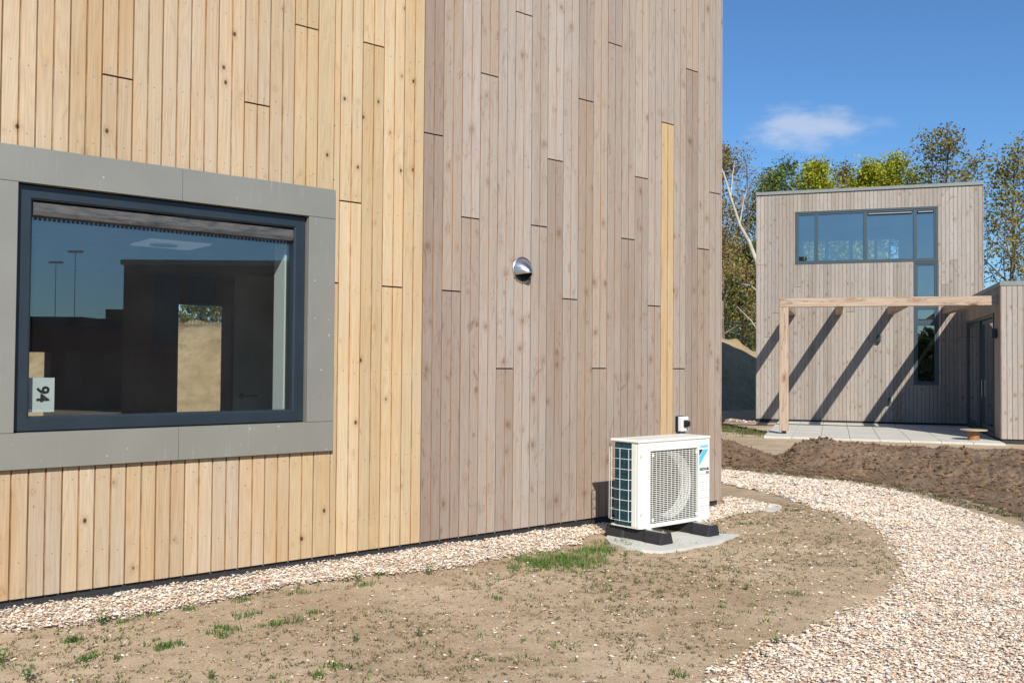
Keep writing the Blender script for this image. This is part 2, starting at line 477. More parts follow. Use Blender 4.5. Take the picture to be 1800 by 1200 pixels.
def mat_ground():
    t = NT('sandy_soil'); g = t.n('NewGeometry'); P = g.outputs['Position']
    n1 = t.noise(P, .55, 5, .6); n2 = t.noise(P, 6, 6, .65); n3 = t.noise(P, 90, 4, .7)
    c = t.mix(t.mapr(n1, .35, .65), (.42, .305, .19), (.56, .43, .29))
    c = t.mix(t.mapr(t.noise(P, 1.9, 6, .7, .8), .52, .68, 0, .38), c, (.27, .19, .12))
    c = t.mix(1, c, t.mapr(n2, .25, .75, .84, 1.13, False), 'MULTIPLY')
    c = t.mix(1, c, t.mapr(n3, .2, .8, .84, 1.14, False), 'MULTIPLY')
    # darker damp crumbs, broken dry bits of root and moss, paler shell grit
    v = t.vor(P, 60); sep = t.n('SeparateColor'); t.l(v.outputs['Color'], sep.inputs[0])
    grit = t.math('MULTIPLY', t.mapr(v.outputs['Distance'], .14, .26, 1, 0), t.math('GREATER_THAN', sep.outputs[0], .90))
    c = t.mix(t.math('MULTIPLY', grit, .7), c, (.60, .54, .45))
    v2 = t.vor(P, 42); s2 = t.n('SeparateColor'); t.l(v2.outputs['Color'], s2.inputs[0])
    dk = t.math('MULTIPLY', t.mapr(v2.outputs['Distance'], .12, .30, 1, 0), t.math('GREATER_THAN', s2.outputs[0], .82))
    dk = t.math('MULTIPLY', dk, t.mapr(t.noise(P, 2.2, 3), .42, .6))
    c = t.mix(t.math('MULTIPLY', dk, .42), c, (.12, .085, .05))
    # mossy film, in patches
    ms = t.math('MULTIPLY', t.mapr(t.noise(P, 3.1, 6, .7), .55, .72), t.mapr(t.noise(P, 38, 4, .7), .48, .62))
    c = t.mix(t.math('MULTIPLY', ms, .45), c, (.13, .125, .05))
    h = t.math('ADD', t.math('MULTIPLY', n2, .6), t.math('MULTIPLY', n3, .4))
    t.pbr(c, .95, 0, t.bump(h, .8, .03), .1); return t.m


def mat_soil():
    t = NT('dug_brown_soil'); g = t.n('NewGeometry'); P = g.outputs['Position']
    n1 = t.noise(P, 1.4, 5, .6); n2 = t.noise(P, 16, 6, .7)
    c = t.mix(t.mapr(n1, .3, .7), (.165, .108, .068), (.255, .178, .118))
    c = t.mix(1, c, t.mapr(n2, .25, .75, .72, 1.22, False), 'MULTIPLY')
    v = t.vor(P, 30); sep = t.n('SeparateColor'); t.l(v.outputs['Color'], sep.inputs[0])
    gr = t.math('MULTIPLY', t.mapr(v.outputs['Distance'], .10, .2, 1, 0), t.math('GREATER_THAN', sep.outputs[0], .96))
    c = t.mix(gr, c, (.45, .40, .33))
    t.pbr(c, .95, 0, t.bump(n2, .8, .03), .1); return t.m


def mat_bank():
    t = NT('sand_bank'); g = t.n('NewGeometry'); P = g.outputs['Position']
    n1 = t.noise(P, .7, 5, .6); n2 = t.noise(P, 5, 6, .7)
    c = t.mix(t.mapr(n1, .3, .7), (.30, .21, .11), (.40, .305, .175))
    c = t.mix(1, c, t.mapr(n2, .25, .75, .75, 1.2, False), 'MULTIPLY')
    c = t.mix(t.mapr(t.noise(P, 2.3, 5, .7), .56, .70, 0, .6), c, (.11, .12, .04))
    t.pbr(c, .95, 0, t.bump(n2, .8, .06), .1); return t.m


def mat_concrete(name, col):
    t = NT(name); g = t.n('NewGeometry'); P = g.outputs['Position']
    c = t.mix(1, col, t.mapr(t.noise(P, 3, 6, .65), .25, .75, .86, 1.1, False), 'MULTIPLY')
    c = t.mix(t.mapr(t.noise(P, 9, 5, .7), .58, .70, 0, .4), c, (.30, .23, .16))
    t.pbr(c, .85, 0, t.bump(t.noise(P, 70, 4), .2, .004), .3); return t.m


def mat_beam():
    t = NT('rough_douglas_timber'); tc = t.n('TexCoord'); P = tc.outputs['Object']
    oi = t.n('ObjectInfo')
    off = t.n('CombineXYZ'); t.l(t.math('MULTIPLY', oi.outputs['Random'], 50.0), off.inputs[0])
    # object coords run along local x
    P = t.vadd(P, off.outputs[0])
    kn = t.vor(t.vmul(P, (1.9, 4.5, 4.5)), 1.0); gate = t.n('SeparateColor'); t.l(kn.outputs['Color'], gate.inputs[0])
    on = t.math('LESS_THAN', gate.outputs[0], .6)
    core = t.math('MULTIPLY', t.mapr(kn.outputs['Distance'], .10, .24, 1, 0), on)
    halo = t.math('MULTIPLY', t.mapr(kn.outputs['Distance'], .12, .5, 1, 0), on)
    sh = t.n('CombineXYZ'); t.l(t.math('MULTIPLY', halo, .06), sh.inputs[2]); t.l(t.math('MULTIPLY', halo, .06), sh.inputs[1])
    G = t.vadd(P, sh.outputs[0])
    g1 = t.noise(t.vmul(G, (1.4, 38, 38)), 1.0, 5, .65)
    c = t.mix(t.mapr(g1, .3, .7), (.36, .255, .18), (.52, .405, .305))
    crack = t.mapr(t.noise(t.vmul(G, (.8, 11, 11)), 1.0, 3, .5), .475, .525)
    e = t.math('SUBTRACT', 1.0, t.math('ABSOLUTE', t.math('SUBTRACT', t.math('MULTIPLY', crack, 2.0), 1.0)))
    c = t.mix(t.math('MULTIPLY', e, .62), c, (.11, .065, .045))
    c = t.mix(t.math('MULTIPLY', halo, .45), c, (.30, .14, .075))
    c = t.mix(t.math('MULTIPLY', core, .8), c, (.10, .05, .03))
    t.pbr(c, .8, 0, t.bump(g1, .4, .01), .2); return t.m


M['panel'] = mat_panel(); M['frame'] = mat_frame(); M['vent_strip'] = mat_vent_strip()
M['glass'] = mat_glass('near_window_glass', 2.6, (.85, .88, .87), .007)
M['glass_far'] = mat_glass('far_window_glass', 4.4, (.72, .80, .82))
M['brushed'] = mat_brushed()
M['shell'] = mat_tint('shell_chips', .7, .3); M['leaf'] = mat_tint('leaves', .6, .3, .35)
M['grass'] = mat_tint('grass_blades', .6, .3, .25); M['bark'] = mat_tint('bark', .9, .1)
M['clod'] = mat_tint('soil_clods', .95, .05)
M['ground'] = mat_ground(); M['soil'] = mat_soil(); M['bank'] = mat_bank()
M['slab'] = mat_concrete('concrete_slab', (.55, .535, .48)); M['tile'] = mat_concrete('patio_tile', (.56, .53, .455))
M['beam'] = mat_beam()

# ------------------------------------------------------------------ ground
STRIP = [(-3.0, 5.6), (-2.67, 5.73), (-2.34, 6.04), (-2.04, 6.25), (-1.71, 6.65), (-1.21, 6.96), (-0.92, 7.18), (-0.52, 7.37),
         (-0.22, 7.72), (0.31, 8.06), (0.62, 8.5), (0.74, 9.0), tuple(wpt(1.62, .36)[:2]), tuple(wpt(1.62, -.1)[:2]), tuple(wpt(-8, -.1)[:2]), tuple(wpt(-8, .55)[:2]), (-4.2, 4.25)]
TRI = [tuple(wpt(1.5, -.05)[:2]), tuple(wpt(1.62, .36)[:2]), tuple(wpt(2.1, .42)[:2]), tuple(wpt(2.62, .75)[:2]), (2.38, 10.12), (3.04, 10.71), (2.62, 11.55), tuple(wpt(4.3, -.05)[:2])]
PATH = [(-1.5, 18.6), (1.0, 16.5), (2.4, 15.1), (3.15, 14.33), (3.76, 13.59), (4.49, 12.92), (4.79, 12.03), (4.98, 11.1), (5.04, 10.2), (5.03, 9.57), (4.95, 8.88), (5.0, 7.6), (4.7, 6.2), (3.9, 4.6), (2.6, 3.2), (1.2, 2.4), (-.6, 2.2),
        (-.6, 3.6), (.5, 4.25), (1.12, 4.81), (1.17, 4.94), (1.37, 5.22), (1.63, 5.46), (1.99, 5.8), (2.29, 6.15), (2.68, 6.55), (2.92, 6.92), (3.28, 7.72), (3.5, 8.42), (3.65, 9.16), (3.64, 9.96), (3.51, 10.57), (3.43, 11.48), (3.17, 12.43), (2.85, 12.95), (2.0, 13.8), (.9, 14.9), (-1.5, 17.0)]
FGR = [tuple(fpt(-2.9, -.1)[:2]), tuple(fpt(-2.9, .42)[:2]), (5.6, 27.6), (3.2, 28.0), (3.2, 29.0), tuple(fpt(-4.2, -1.2)[:2])]


def gh(x, y):
    near = np.exp(-((x - 1) ** 2 + (y - 8) ** 2) / 900)
    h = (.030 * (fbm(x * .8, y * .8, 3, 3) - .5) + .032 * (fbm(x * 3.3, y * 3.3, 5, 3) - .5) + .010 * (fbm(x * 13, y * 13, 9, 2) - .5)) * near
    return h


def axis(lo, hi, a, b, fine, grow):
    c = list(np.arange(a, b, fine)); st = fine; v = a
    L = []
    while v > lo: st *= grow; v -= st; L.append(v)
    R = []; st = fine; v = c[-1]
    while v < hi: st *= grow; v += st; R.append(v)
    return np.array(L[::-1] + c + R)


def grid_faces(nx, ny):
    i = np.arange(nx - 1)[None, :] + np.arange(ny - 1)[:, None] * nx
    return np.stack([i, i + 1, i + 1 + nx, i + nx], -1).reshape(-1, 4)


xs = axis(-900, 900, -5, 6.5, .045, 1.12); ys = axis(-900, 1500, 3, 16, .045, 1.12)
X, Y = np.meshgrid(xs, ys)
g = np_mesh('ground', np.stack([X, Y, gh(X, Y)], -1).reshape(-1, 3), grid_faces(len(xs), len(ys)), M['ground'], smooth=True)
tag(g, 'sandy bare soil ground with sparse weeds around the houses', kind='structure')


def sheet(name, poly, lift, step, mat, label):
    px = np.array(poly); x = np.arange(px[:, 0].min() - step, px[:, 0].max() + step, step); y = np.arange(px[:, 1].min() - step, px[:, 1].max() + step, step)
    X, Y = np.meshgrid(x, y)
    jag = .05 * (fbm(X * 7, Y * 7, 21, 3) - .5) * 2
    ins = inpoly(X, Y, poly); d = polydist(X, Y, poly) * np.where(ins, 1, -1) + jag
    Z = gh(X, Y) + np.clip(d / .06, -1, 1) * lift
    F_ = grid_faces(len(x), len(y))
    keep = (d.ravel()[F_] > -.03).all(1)
    o = np_mesh(name, np.stack([X, Y, Z], -1).reshape(-1, 3), F_[keep], mat, smooth=True)
    return tag(o, label, kind='structure')


def shells(name, poly, n_per_m2, size, label, mind=-.05, thin=None, lift=.018):
    px = np.array(poly); lo = px.min(0); hi = px.max(0); A = (hi - lo).prod(); n = int(A * n_per_m2)
    P = rng.random((n, 2)) * (hi - lo) + lo
    x, y = P[:, 0], P[:, 1]
    ins = inpoly(x, y, poly); d = polydist(x, y, poly) * np.where(ins, 1, -1) + .10 * (fbm(x * 7, y * 7, 21, 3) - .5)
    k = d > mind * rng.random(n) ** 1.5
    # only what stands where the camera region is
    dist = np.hypot(x, y)
    k &= (y > -.5) & (dist < 32)
    k &= rng.random(n) < np.clip(7.5 / dist, .28, 1)          # fewer, larger chips far off
    x, y, dist = x[k], y[k], dist[k]; n = len(x)
    sc = size * (.5 + 1.5 * rng.random(n) ** 3) * np.clip(dist / 7.5, 1, 1.8)
    K = 5
    ang = (np.arange(K) / K * 2 * pi)[None, :] + rng.random((n, K)) * .9
    rad = (.55 + .45 * rng.random((n, K)))
    asp = .5 + .5 * rng.random(n)
    lx = np.cos(ang) * rad; ly = np.sin(ang) * rad * asp[:, None]
    lz = np.full((n, K), 0.) + (rng.random((n, K)) - .5) * .18
    ctr = np.stack([np.zeros(n), np.zeros(n), .16 + .22 * rng.random(n)], -1)[:, None, :]
    V = np.concatenate([np.stack([lx, ly, lz], -1), ctr], 1) * sc[:, None, None]
    rz = rng.random(n) * 2 * pi; tx = (rng.random(n) - .5) * .75; ty = (rng.random(n) - .5) * .75
    cz, sz = np.cos(rz), np.sin(rz)
    vx, vy, vz = V[..., 0].copy(), V[..., 1].copy(), V[..., 2].copy()
    vz = vz + vx * tx[:, None] * .8 + vy * ty[:, None] * .8
    V[..., 0] = vx * cz[:, None] - vy * sz[:, None] + x[:, None]
    V[..., 1] = vx * sz[:, None] + vy * cz[:, None] + y[:, None]
    V[..., 2] = vz + (gh(x, y) + lift * (.35 + .9 * rng.random(n)))[:, None]
    b = (np.arange(n) * (K + 1))[:, None]
    fs = np.stack([np.concatenate([b + i, b + (i + 1) % K, b + K], 1) for i in range(K)], 1).reshape(-1, 3)
    pal = np.array([(.79, .72, .61), (.77, .64, .51), (.71, .50, .35), (.62, .36, .19), (.84, .80, .70), (.42, .38, .34), (.26, .20, .15), (.77, .60, .43)])
    w = np.array([.24, .22, .11, .035, .18, .05, .02, .14])
    c = pal[rng.choice(len(pal), n, p=w / w.sum())] * (.74 + .32 * rng.random((n, 1))) * np.array([1.03, 1.0, .965])
    o = np_mesh(name, V.reshape(-1, 3), fs, M['shell'], tint=np.repeat(np.clip(c, 0, .9), K, 0))
    return tag(o, label, kind='stuff')


def mat_shellbed():
    t = NT('shell_gravel_bed'); g_ = t.n('NewGeometry'); P = g_.outputs['Position']
    v = t.vor(P, 55); sep = t.n('SeparateColor'); t.l(v.outputs['Color'], sep.inputs[0])
    c = t.mix(sep.outputs[0], (.45, .33, .24), (.70, .57, .45))
    c = t.mix(t.mapr(v.outputs['Distance'], .3, .7, 0, .55), c, (.16, .12, .09))
    t.pbr(c, .9, 0, t.bump(v.outputs['Distance'], .8, .02), .1); return t.m


M['shellbed'] = mat_shellbed()
sheet('gravel_strip', STRIP, .022, .04, M['shellbed'], 'shell gravel strip along the foot of the near timber wall')
sheet('gravel_strip', TRI, .008, .04, M['shellbed'], 'shell gravel patch around the corner behind the heat pump')
sheet('gravel_path', PATH, .008, .05, M['shellbed'], 'curved shell gravel path sweeping past the near house corner')
sheet('gravel_strip', FGR, .010, .08, M['shellbed'], 'shell gravel strip beside the far timber house')
shells('shell_gravel', STRIP, 8600, .0118, 'broken pale shell gravel lying in the strip under the near wall', lift=.034)
shells('shell_gravel', TRI, 8000, .0118, 'broken pale shell gravel lying around the corner behind the heat pump')
shells('shell_gravel', PATH, 8200, .0125, 'broken pale and pink shell gravel covering the curved path', mind=-.14)

# stray shell bits on the soil
n = 2600
SOIL_AREA = [(-3.2, 4.3), (-2.9, 5.6), (-1.7, 6.6), (.3, 8.0), (.9, 8.8), (2.2, 9.9), (3.3, 11), (3.5, 9.5), (3.1, 7.4), (1.9, 5.8), (1.0, 4.8), (.2, 4.0), (-1, 3.6)]
shells('shell_crumbs', SOIL_AREA, 130, .010, 'stray shell crumbs scattered over the bare soil', mind=-.3, lift=.006)


def tufts(name, pts, col, blade_h, blade_w, nb, label, spread, cat=None, lean=.7, kind='stuff'):
    """pts: x,y,scale; little tufts of bent blades"""
    V = []; Fc = []; T = []; b = 0
    pts = np.asarray(pts); 
    for (x, y, s) in pts:
        z0 = float(gh(np.array([x]), np.array([y]))[0])
        for j in range(nb):
            a = rng.random() * 2 * pi; r = rng.random() ** .5 * spread * s
            bx, by = x + cos(a) * r, y + sin(a) * r
            a2 = rng.random() * 2 * pi; h = blade_h * s * (.4 + .8 * rng.random()); w = blade_w * (.6 + .7 * rng.random()) * s ** .5
            ln = lean * h * (.3 + rng.random())
            dx, dy = cos(a2), sin(a2); px_, py_ = -dy * w, dx * w
            V += [(bx - px_, by - py_, z0 - .002), (bx + px_, by + py_, z0 - .002), (bx + dx * ln * .4 + px_ * .8, by + dy * ln * .4 + py_ * .8, z0 + h * .6), (bx + dx * ln * .4 - px_ * .8, by + dy * ln * .4 - py_ * .8, z0 + h * .6),
                  (bx + dx * ln + px_ * .1, by + dy * ln + py_ * .1, z0 + h), (bx + dx * ln - px_ * .1, by + dy * ln - py_ * .1, z0 + h)]
            Fc += [(b, b + 1, b + 2, b + 3), (b + 3, b + 2, b + 4, b + 5)]; b += 6
            c = np.array(col[int(rng.integers(len(col)))]) * (.7 + .6 * rng.random()); T += [c, c]
    o = np_mesh(name, V, Fc, M['grass'], tint=np.array(T))
    return tag(o, label, cat, kind=kind)


def scatter(poly, n, f=None):
    px = np.array(poly); lo = px.min(0); hi = px.max(0); out = []
    while len(out) < n:
        P = rng.random((n * 3, 2)) * (hi - lo) + lo
        k = inpoly(P[:, 0], P[:, 1], poly)
        if f is not None: k &= rng.random(len(P)) < f(P[:, 0], P[:, 1])
        out += list(P[k])
    return np.array(out[:n])


GREEN = [(.085, .16, .03), (.13, .21, .04), (.06, .11, .025)]
BROWNGREEN = [(.07, .075, .03), (.10, .07, .035), (.055, .06, .02), (.12, .12, .04)]
p = scatter(SOIL_AREA, 5600, lambda x, y: .25 + .75 * (fbm(x * 1.1, y * 1.1, 40, 3) > .48))
tufts('weed_seedlings', np.c_[p, .5 + .7 * rng.random(len(p))], BROWNGREEN, .011, .0024, 6, 'tiny brown and green seedlings dotted over the bare soil', .018, lean=2.2)
p = scatter(SOIL_AREA, 560, lambda x, y: (fbm(x * 1.3, y * 1.3, 60, 3) > .5) * .9 + .1)
tufts('weed_seedlings', np.c_[p, .6 + .8 * rng.random(len(p))], GREEN, .024, .0030, 7, 'small green weed tufts dotted over the bare soil', .035, lean=1.2)


def onz(px, py, z=0.):
    d = fw + RT * ((px - 900) / F) + UP * ((600 - py) / F)
    return EYE + d * ((z - EYE.z) / d.z)


# rough strip between the path and the brown bank
p = scatter([(2.6, 14.95), (3.6, 14.3), (4.7, 13.1), (5.1, 11.5), (5.3, 10.0), (5.3, 8.6), (6.1, 8.6), (6.0, 10.2), (5.5, 12.2), (4.9, 13.5), (3.8, 14.9), (2.7, 15.4)], 1500)
tufts('weed_seedlings', np.c_[p, .8 + .9 * rng.random(len(p))], BROWNGREEN + [(.16, .15, .06)], .018, .003, 6, 'brown and green seedlings on the strip between gravel path and soil bank', .03, lean=2.0)
# small soil crumbs over the bare ground
def crumbs(poly, n):
    P_ = scatter(poly, n); x, y = P_[:, 0], P_[:, 1]
    s_ = .0025 + .008 * rng.random(n) ** 3
    O = np.array([(1, 0, -.1), (-.5, .87, -.1), (-.5, -.87, -.1), (0, 0, .8)])
    V = (O[None] * (.6 + .8 * rng.random((n, 4, 1))))
    a = rng.random(n) * 6.3; vx = V[..., 0] * np.cos(a)[:, None] - V[..., 1] * np.sin(a)[:, None]; vy = V[..., 0] * np.sin(a)[:, None] + V[..., 1] * np.cos(a)[:, None]
    V = np.stack([vx, vy, V[..., 2]], -1) * s_[:, None, None] + np.stack([x, y, gh(x, y)], -1)[:, None, :]
    T4 = np.array([(0, 1, 3), (1, 2, 3), (2, 0, 3)]); fs = (T4[None] + (np.arange(n) * 4)[:, None, None]).reshape(-1, 3)
    col = np.array((.36, .265, .17)) * (.45 + .75 * rng.random((n, 1)))
    tag(np_mesh('soil_crumbs', V.reshape(-1, 3), fs, M['clod'], tint=np.repeat(col, 3, 0)), 'tiny crumbs of sandy soil on the bare ground', kind='stuff')
crumbs(SOIL_AREA, 42000)

# denser grass where the photograph has it: by the heat pump and along the left foreground
G = []
for (x, y, r, k) in ((990, 985, .30, 170), (1040, 968, .16, 50), (945, 990, .12, 30), (900, 998, .06, 7), (1100, 958, .14, 20)):
    c = onz(x, y)
    for _ in range(k):
        a = random.random() * 2 * pi; q = r * random.random() ** .75 * 1.25
        G.append((c.x + cos(a) * q * 1.0, c.y + sin(a) * q * .8, .8 + .6 * random.random()))
tufts('grass', G, [(.10, .20, .03), (.16, .26, .05), (.08, .15, .03), (.19, .20, .08)], .038, .0022, 11, 'bright green patch of short grass in front of the heat pump', .04)
G = []
for (x, y, r, k) in ((435, 1085, .09, 9), (480, 1098, .10, 12), (400, 1108, .08, 10), (375, 1118, .07, 7), (300, 1135, .07, 10), (155, 1155, .07, 9), (125, 1125, .06, 9), (290, 1138, .05, 6), (520, 1092, .08, 9), (545, 1082, .07, 6),
                     (335, 1070, .06, 6), (260, 1078, .06, 6), (425, 1055, .07, 8), (180, 1085, .06, 7), (220, 1090, .06, 6), (660, 1012, .06, 5), (870, 1050, .05, 5), (640, 1030, .08, 7), (1225, 960, .05, 7), (590, 1175, .06, 6), (1190, 1185, .06, 6), (560, 1190, .05, 5), (1660, 905, .2, 8)):
    c = onz(x, y)
    for _ in range(k):
        a = random.random() * 2 * pi; q = r * random.random() ** .6
        G.append((c.x + cos(a) * q, c.y + sin(a) * q * .8, .6 + .6 * random.random()))
tufts('grass', G, GREEN, .032, .0028, 10, 'scattered green grass tufts in the left foreground soil', .035)
shells('shell_gravel', FGR, 260, .03, 'pale gravel beside the far timber house')
# grass by the far post
poly = [(3.6, 21.0), (5.9, 21.1), (6.1, 22.8), (5.7, 26.4), (3.4, 25.5), (1.5, 23.0)]
p = scatter(poly, 2600, lambda x, y: (fbm(x * 1.2, y * 1.2, 80, 3) > .44) * .9 + .05)
tufts('grass', np.c_[p, .8 + .6 * rng.random(len(p))], [(.12, .15, .04), (.16, .17, .06), (.09, .11, .035)], .05, .006, 5, 'rough lawn beside the pergola post', .08)


# single weeds
def weed(px, py, s, label, tall=False):
    c = onz(px, py); z0 = float(gh(np.array([c.x]), np.array([c.y]))[0])
    e = empty('weed_plant', (c.x, c.y, z0), random.random() * 6, label=label, cat='weed', group='leafy weeds on the bare soil')
    st = MB(); lf = MB()
    for i in range(4):
        a = i * 1.7; h = s * (.6 + .5 * random.random()); tip = Vector((cos(a) * s * .35, sin(a) * s * .35, h))
        st.tube([(0, 0, -.005), tip * .5 + Vector((0, 0, .1 * s)), tip], [.002, .0018, .001], 4)
        for k in range(6):
            p_ = tip * (.35 + .13 * k); an = a + k * 2.4; r = s * (.22 + .1 * random.random())
            d = Vector((cos(an), sin(an), .35)); w = Vector((-sin(an), cos(an), 0)) * r * .45
            q = [p_, p_ + d * r * .5 + w, p_ + d * r, p_ + d * r * .5 - w]
            lf.add(q, [(0, 1, 2, 3)])
    st.build('stem', M['weed_stem'], e); lf.build('leaves', M['weed_leaf'], e)


M['weed_leaf'] = simple('weed_leaf', (.075, .17, .035), .5, var=.3, scale=60)
M['weed_stem'] = simple('weed_stem', (.10, .14, .05), .6)
weed(630, 1026, .075, 'upright leafy weed at the gravel edge under the yellow boards')
weed(755, 1010, .08, 'tall forked weed at the gravel edge near the board colour change')
weed(178, 1095, .08, 'dark green weed on the gravel edge at the left')
weed(3, 1162, .085, 'green weed cut by the left picture edge')
weed(48, 1192, .085, 'broad leafed weed in the bottom left corner')
weed(625, 1128, .055, 'small leafy weed in the open soil below the gravel edge weed')
weed(738, 1118, .06, 'small twin stemmed weed in the middle of the open soil')
weed(1366, 1134, .05, 'small green weed beside the curved gravel path')
weed(125, 1128, .06, 'low spreading weed in the left foreground')
weed(1312, 1035, .05, 'lone little weed on the sand between heat pump and path')
weed(372, 1188, .05, 'small weed at the bottom edge of the view')
weed(1100, 980, .05, 'small weed next to the slab of the heat pump')

# ------------------------------------------------------------------ brown soil bank
def lerp(t, ts, vs): return np.interp(t, ts, vs)


a_ = np.linspace(.04, .85, 620); v_ = np.linspace(-.35, 2.2, 190)
A_, V_ = np.meshgrid(a_, v_)
BASE = lerp(A_, [.04, .16, .22, .275, .36, .40, .48, .54, .62, .85], [17.3, 16.0, 15.0, 14.4, 13.2, 12.75, 11.3, 10.1, 9.2, 8.0])
CREST = lerp(A_, [.04, .16, .22, .275, .305, .40, .51, .6, .85], [18.2, 17.2, 16.3, 15.8, 15.5, 15.0, 13.9, 12.8, 11.5])
CH = lerp(A_, [.04, .16, .215, .245, .268, .277, .286, .30, .33, .38, .44, .50, .54, .6, .85], [.25, .32, .34, .27, .16, .08, .14, .36, .43, .41, .42, .44, .44, .45, .45])
CH = CH * .92 * (.93 + .16 * (fbm(A_ * 40, V_ * 0 + 3.3, 77, 3) - .5) * 2)
YY = BASE + (CREST - BASE) * V_; XX = A_ * YY
YY = YY + .10 * (fbm(XX * 2.5, YY * 0, 31, 3) - .5); 
prof = np.where(V_ < 1, np.clip(V_, 0, 1) ** 1.15, np.clip(1 - (V_ - 1) ** 1.5 * .95, 0, 1))
lump = (fbm(XX * 1.6, YY * 1.6, 51, 3) - .5) * .16 + (fbm(XX * 6, YY * 6, 52, 4, .6) - .5) * .10 + (fbm(XX * 22, YY * 22, 53, 2) - .5) * .035
ZZ = gh(XX, YY) - .04 + prof * CH + lump * np.clip(prof * 3, 0, 1) * np.clip(CH / .3, .25, 1) + np.clip(V_ * 6 + .8, -1, 1) * .03
o = np_mesh('soil_bank', np.stack([XX, YY, ZZ], -1).reshape(-1, 3), grid_faces(len(a_), len(v_)), M['soil'], smooth=True)
tag(o, 'brown dug soil bank in front of the patio', kind='structure')


def clods(name, n, label):
    ti = rng.integers(0, len(v_), n); tj = rng.integers(0, len(a_), n)
    k = (v_[ti] > -.25) & (v_[ti] < 1.5)
    ti, tj = ti[k], tj[k]; n = len(ti)
    c = np.stack([XX[ti, tj], YY[ti, tj], ZZ[ti, tj]], -1)
    s = .008 + .030 * rng.random(n) ** 3.0
    s *= np.where(v_[ti] < 0, .55, 1)
    O = np.array([(1, 0, 0), (-1, 0, 0), (0, 1, 0), (0, -1, 0), (0, 0, 1), (0, 0, -1)], float)
    V = (O[None] * (.6 + .7 * rng.random((n, 6, 1))) + (rng.random((n, 6, 3)) - .5) * .5) * s[:, None, None]
    V += c[:, None, :] + np.array([0, 0, .3])[None, None] * s[:, None, None]
    T8 = np.array([(0, 2, 4), (2, 1, 4), (1, 3, 4), (3, 0, 4), (2, 0, 5), (1, 2, 5), (3, 1, 5), (0, 3, 5)])
    fs = (T8[None] + (np.arange(n) * 6)[:, None, None]).reshape(-1, 3)
    col = np.array((.185, .12, .075)) * (.6 + .7 * rng.random((n, 1)))
    o = np_mesh(name, V.reshape(-1, 3), fs, M['clod'], tint=np.repeat(col, 8, 0))
    return tag(o, label, kind='stuff')


clods('soil_clods', 16000, 'loose clods of brown soil lying on the dug bank')

# ------------------------------------------------------------------ sand bank behind the houses
cl = np.array([(-60, 6), (-30, 20), (-14, 25.5), (-8, 26.2), (-2, 29.5), (4.0, 35.8), (9.4, 39.9), (16, 42), (40, 46), (90, 40)], float)
tt = np.r_[0, np.cumsum(np.hypot(*np.diff(cl, axis=0).T))]
u = np.arange(0, tt[-1], .22); cx_ = np.interp(u, tt, cl[:, 0]); cy_ = np.interp(u, tt, cl[:, 1])
ker = np.hanning(31); ker /= ker.sum()
cx_ = np.convolve(np.pad(cx_, 15, 'edge'), ker, 'valid'); cy_ = np.convolve(np.pad(cy_, 15, 'edge'), ker, 'valid')
tx_ = np.gradient(cx_); ty_ = np.gradient(cy_); ln = np.hypot(tx_, ty_); nx_, ny_ = ty_ / ln, -tx_ / ln
w_ = np.arange(-6.5, 7.5, .16)
XX2 = cx_[None] + nx_[None] * w_[:, None]; YY2 = cy_[None] + ny_[None] * w_[:, None]
pr = np.clip(1 - (np.abs(w_) - 1.0).clip(0) / np.where(w_ > 0, 3.2, 4.5), 0, 1); pr = pr * pr * (3 - 2 * pr)
HT = np.interp(u, [0, 60, 75, 83, 100], [2.3, 2.3, 2.45, 2.35, 2.3])
HT = np.interp(cx_, [-60, -14, -6, 3, 8.4, 9.6, 11, 90], [2.3, 2.6, 2.75, 2.8, 2.7, 2.35, 2.1, 2.2])
ZZ2 = -.12 + pr[:, None] * HT[None] + (fbm(XX2 * .7, YY2 * .7, 91, 4, .6) - .5) * .5 * pr[:, None] + (fbm(XX2 * 2.2, YY2 * 2.2, 92, 4, .7) - .5) * .42 * pr[:, None]
o = np_mesh('sand_bank', np.stack([XX2, YY2, ZZ2], -1).reshape(-1, 3), grid_faces(len(u), len(w_)), M['bank'], smooth=True)
tag(o, 'long sand bank running behind both houses', kind='structure')


# ------------------------------------------------------------------ cladding
TH = .022


def board_mesh(w, h, cache={}):
    key = (round(w, 3), round(h, 3))
    if key in cache: return cache[key]
    m = w / 2; t = -TH; d = -.011
    two = w > .14
    pr = [(0, 0), (0, t + .003), (.003, t)]; mi = [1, 0]
    if two:
        pr += [(m - .006, t), (m - .003, d), (m + .003, d), (m + .006, t)]; mi += [0, 1, 1, 1]
    pr += [(w - .003, t), (w, t + .003), (w, d), (w + .007, d), (w + .007, -.001)]; mi += [0, 0, 1, 1, 1]
    mb = MB(); n = len(pr)
    bz = .0
    v = [(x, y, bz) for x, y in pr] + [(x, y, h) for x, y in pr]
    for i in range(n - 1):
        mb.f.append((i, i + 1, n + i + 1, n + i)); mb.m.append(mi[i]); mb.sm.append(False)
    mb.v = v
    mb.f += [tuple(range(n))[::-1], tuple(range(n, 2 * n))]; mb.m += [1, 1]; mb.sm += [False, False]
    me = bpy.data.meshes.new('board'); me.from_pydata(mb.v, [], mb.f)
    return me, mb


def board(parent, x, z0, z1, w, mats, col, jit=.0015, name='board', rot=0, y=0):
    key = (round(w, 3), round(z1 - z0, 3), mats[0].name)
    me = BC.get(key)
    if me is None:
        me, mb = board_mesh(w, z1 - z0, {})
        for m in mats: me.materials.append(m)
        me.polygons.foreach_set('material_index', mb.m); me.update(); BC[key] = me
    o = bpy.data.objects.new(name, me); link(o, parent)
    o.location = (x, y - random.random() * jit, z0); o.color = (*col, 1); o.rotation_euler = (0, 0, rot)
    return o


BC = {}


